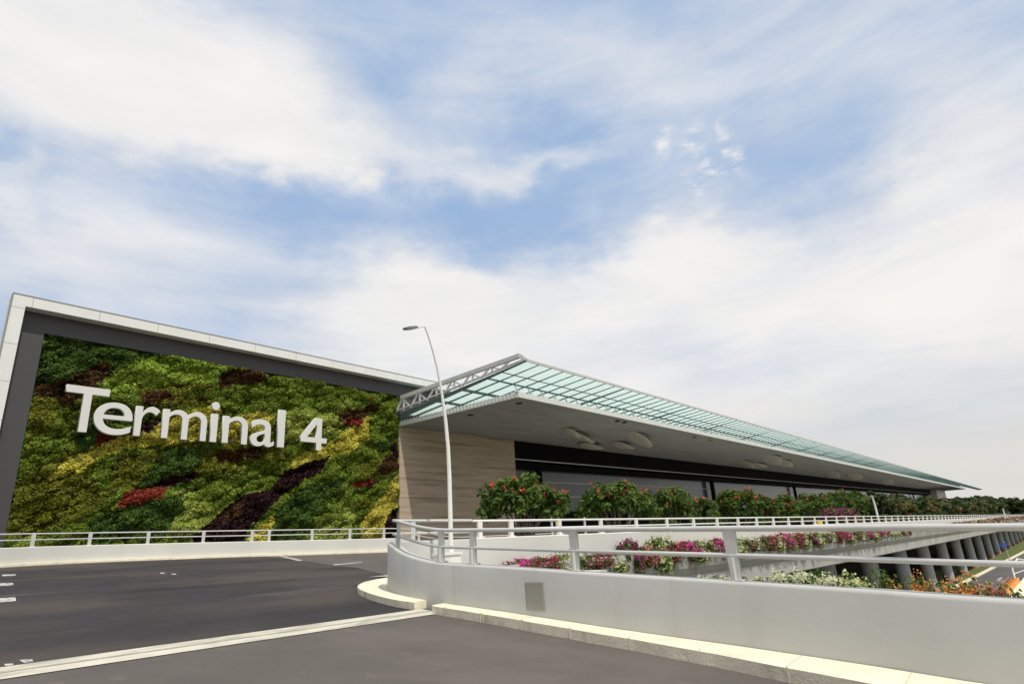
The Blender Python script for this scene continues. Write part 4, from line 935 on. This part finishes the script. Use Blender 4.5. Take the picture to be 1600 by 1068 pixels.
# ------------------------------------------------------------------ flowering trees in front of the glass front
m_tleaf = leafmat('tree_leaf', (.025, .060, .010), (.13, .20, .03), .35); m_tfl = leafmat('red_blossom', (.55, .03, .03), (.80, .16, .12), .3)
m_gleaf = leafmat('far_tree_leaf', (.020, .045, .012), (.070, .095, .025), .25); m_oleaf = leafmat('autumn_leaf', (.06, .06, .015), (.15, .12, .03), .25)
def tree_proto(w, h, trunk, nl, nfl, seed, lsz=.17, leafm=None, name='flowering_tree', limbs=9, low=.35):
    r_ = np.random.default_rng(seed); root = empty(name); s = MB(); tips = []
    for j in range(limbs):
        a = 2 * math.pi * j / limbs + r_.uniform(-.3, .3); R_ = r_.uniform(.25, .95) * w / 2; zt = h * r_.uniform(.60, .86) * (1 - .12 * (R_ / (w / 2)) ** 2)
        p1 = (R_ * .25 * math.cos(a), R_ * .25 * math.sin(a), trunk * h); p2 = (R_ * .7 * math.cos(a + .15), R_ * .7 * math.sin(a + .15), zt * .72); p3 = (R_ * math.cos(a), R_ * math.sin(a), zt)
        s.tube([(r_.normal(0, .06) * w / 4, r_.normal(0, .06) * w / 4, 0), p1, p2, p3], [.05 * h / 4 * 1.5, .045 * h / 4 * 1.3, .03 * h / 4 * 1.2, .014 * h / 4], 7); tips.append(p3)
        for b in range(2):
            a2 = a + r_.uniform(-.8, .8); q = (p2[0] + w * .18 * math.cos(a2), p2[1] + w * .18 * math.sin(a2), p2[2] + h * r_.uniform(.08, .22)); s.tube([p2, q], [.02 * h / 4, .01 * h / 4], 5); tips.append(q)
    s.build('trunk', m_bark, root, smooth=True)
    # crown: leaf rosettes on many clumps over a dome, gaps between
    ncl = 60; cc = []
    while len(cc) < ncl:
        x, y = r_.uniform(-w / 2, w / 2), r_.uniform(-w / 2, w / 2); rr = math.hypot(x, y) / (w / 2)
        if rr > 1: continue
        top = h * (1 - .28 * rr ** 2.2) - .1 * h; z = r_.uniform(top * (low + .45 * (1 - rr) * .4 + .2), top)
        cc.append((x, y, z))
    cc = np.array(cc + tips); cr_ = r_.uniform(.055, .13, len(cc)) * w
    i = r_.integers(0, len(cc), nl); v = r_.normal(0, 1, (nl, 3)); v /= np.linalg.norm(v, axis=1, keepdims=True)
    cen = cc[i] + v * (cr_[i] * r_.uniform(.35, 1, nl) ** .5)[:, None] * np.array([1, 1, .72])
    leaves('crown', cen, v + np.array([0, 0, .7]), lsz, [leafm or m_tleaf], parent=root, elong=2.1, jitter=.5, var=r_.uniform(.15, .85, len(cc))[i])
    if nfl:
        hi = np.where(cc[:, 2] > np.median(cc[:, 2]) * .8)[0]; nh = max(6, nfl // 12); hc = r_.choice(hi, nh); v = r_.normal(0, 1, (nh, 3)); v[:, 2] = np.abs(v[:, 2]) + .3; v[:, 1] -= .5; v /= np.linalg.norm(v, axis=1, keepdims=True)
        hpz = cc[hc] + v * (cr_[hc] * 1.05)[:, None] * np.array([1, 1, .75]); k = r_.integers(0, nh, nfl)
        leaves('blossom', hpz[k] + r_.normal(0, .06, (nfl, 3)), v[k], .10, [m_tfl], parent=root, elong=1.1, jitter=.7)
    return root
tp = [tree_proto(4.6, 4.5, .22, 4300, 480, 1, low=.5, limbs=14), tree_proto(4.9, 4.3, .25, 4300, 420, 2, low=.5, limbs=14), tree_proto(3.6, 4.2, .22, 3000, 420, 3, low=.3), tree_proto(4.4, 4.5, .2, 5000, 640, 4, low=.15)]
tg = tree_proto(6.5, 5.4, .15, 6000, 60, 5, .26, m_gleaf, 'leafy_tree', low=.05); tgo = tree_proto(6.0, 5.2, .15, 5600, 40, 6, .26, m_oleaf, 'leafy_tree', low=.05)
TY = 20.0
def deckz(x): return VZ + VD * (x - VX) - 1.48
TR = [(812, 734, 0, 1.0, 'wide flowering tree nearest the camera, with a vase of bare stems beside the stone wall'), (955, 745, 1, .98, 'broad flat-topped flowering tree, second from the stone wall'),
      (1045, 753, 2, .88, 'loose upright tree with scattered pink blossom, third from the stone wall'), (1094, 770, 2, .8, 'smallest red-blossomed tree, fourth from the stone wall'), (1147, 759, 3, 1.05, 'dense round tree crowded with red blossom, fifth from the stone wall'),
      (1217, 768, 3, 1.0, 'dark round tree with red blossom on top, sixth from the stone wall'), (1268, 765, 0, 1.1, 'seventh flowering tree from the stone wall, olive green'), (1312, 762, 1, 1.15, 'eighth flowering tree from the stone wall, tall and red topped')]
tus = set()
for i, (px, py, k, sc, lb) in enumerate(TR):
    q = onY(px, py, TY); H = (4.5, 4.3, 4.2, 4.5)[k]; z0 = deckz(q[0]); o = tp[k] if k not in tus else copy_tree(tp[k]); tus.add(k)
    sz = (q[2] - z0) / (H * .97); o.location = (q[0], TY, z0); o.scale = (sc, sc, sz); o.rotation_euler = (0, 0, i * 1.7); tag(o, lb, 'tree', 'flowering trees in front of the glass front')
tpx = [1350, 1378, 1402, 1422, 1440, 1455, 1468, 1480, 1491, 1501, 1510, 1519, 1527]; tpy = [766, 769, 771, 773, 775, 776, 777, 777, 777, 776, 777, 778, 778]
for i, (px, py) in enumerate(zip(tpx, tpy)):
    q = onY(px, py, 19.0); src_ = (tg, tgo)[i % 2]; o = src_ if i < 2 else copy_tree(src_); z0 = deckz(q[0]); f_ = 1.2 + i * .12; o.location = (q[0], 19.0, z0 - .3); o.scale = (f_, f_, (q[2] - z0 + .3) / 5.1); o.rotation_euler = (0, 0, i * 2.1)
    lb = ('dark green' if i % 2 == 0 else 'olive tinged') + ' leafy tree of the far row, ' + ordw[i] + ' after the last flowering tree'; tag(o, lb, 'tree', 'leafy trees in the far row')
    if i < 2: o['label'] = lb
# purple shrub among trees
key = ('v', 'purple')
for px, lb in ((1300, 'left dark crimson shrub behind the viaduct rail under the trees'), (1322, 'right dark crimson shrub behind the viaduct rail under the trees')):
    q = onY(px, 800, 17.0); o = copy_tree(protos[key]); o.location = (q[0], 17.0, q[2] - .6); o.scale = (4.5, 2.5, 2.0); tag(o, lb, 'shrub', 'crimson shrubs under the trees')
# tree planter kerb
s = MB(); s.sweep([(18, 18.3, deckz(18)), (250, 17.6, deckz(250))], [(0, 0), (0, .35), (3.2, .35), (3.2, 0)]); tag(s.build('tree_planter', m_soil), 'long low dark planter bed under the row of flowering trees', 'planter')

# distant wood
big = []
for sd_ in (11, 12): big.append(tree_proto(17, 18, .2, 4200, 0, sd_, .85, m_gleaf, 'distant_tree', low=.0))
k = 0
dist_spots = [(1470, 470, 8.6), (1481, 500, 9.2), (1492, 520, 10.0), (1503, 540, 10.6), (1514, 560, 10.2), (1525, 540, 10.4), (1536, 560, 10.6), (1547, 545, 9.6), (1558, 560, 9.2), (1569, 580, 8.6), (1580, 560, 7.8), (1591, 575, 7.0), (1602, 560, 6.8), (1614, 560, 7.2), (1628, 560, 7.8)]
for i, (px, X_, tz) in enumerate(dist_spots):
    d = ray(px, 790); q = d * (X_ / d[0]); o = big[i % 2] if i < 2 else copy_tree(big[i % 2]); o.location = (q[0], q[1], GZ); f_ = (tz - GZ) / 17.0; o.scale = (f_ * 1.0, f_ * 1.0, f_); o.rotation_euler = (0, 0, i * 1.3)
    tag(o, 'distant dark green tree beyond the far end of the canopy, %s from the left' % ordw[i], 'tree', 'distant trees beyond the terminal')
# small things on the kerb behind the viaduct rail
m_yel = mat('yellow_paint', (.70, .50, .03), .5)
for px, py, mm, lb in ((861, 803, m_steel, 'leftmost slim grey bollard under the canopy, between the first two trees'), (869, 808, m_yel, 'slim yellow bollard under the canopy, between the first two trees'),
                       (912, 800, m_steel, 'slim grey bollard under the canopy, in front of the second tree'), (642, 831, m_steel, 'short grey bollard at the foot of the stone wall, left of the curved lamp')):
    q = onY(px, py, 24.0); z0 = deckz(q[0]); o = empty('bollard', (q[0], 24.0, z0)); tag(o, lb, 'bollard', 'bollards on the far kerb')
    hgt_ = max(.9, q[2] - z0); MB().tube([(0, 0, 0), (0, 0, hgt_ - .08), (0, 0, hgt_)], [.08, .08, .05], 12).build('post', mm, o, smooth=True)
    MB().tube([(0, 0, hgt_ * .78), (0, 0, hgt_ * .84)], .083, 12).build('reflective_band', m_white, o)
q = via(1281, 816, .5); s = MB(); s.add([(-.45, -.12, 0), (.45, -.12, 0), (.45, .12, 0), (-.45, .12, 0), (-.40, -.07, .62), (.40, -.07, .62), (.40, .07, .62), (-.40, .07, .62)], [(3, 2, 1, 0), (4, 5, 6, 7), (0, 1, 5, 4), (1, 2, 6, 5), (2, 3, 7, 6), (3, 0, 4, 7)])
o = s.build('kerb_box', m_yel); o.location = (q[0], q[1], q[2] - .5); tag(o, 'small yellow box on the viaduct edge seen through the thin rail', 'box')
# worn stencil marks on the near rails (too worn to read)
for hh, rr_ in ((1.475, .0365), (1.155, .0305)):
    s = MB()
    for k in range(12):
        if k == 5: continue
        y = 4.72 - k * .045; (x, yy, z), tx, ty = at_y(y); s.box(x - rr_ - .0012, x - rr_ + .004, yy - .012, yy + .008 * (k % 2), z + hh - .008, z + hh + .010)
    relto(s, hr).build('worn_stencil', m_kjoint, hr)
print('objects', len(bpy.data.objects))
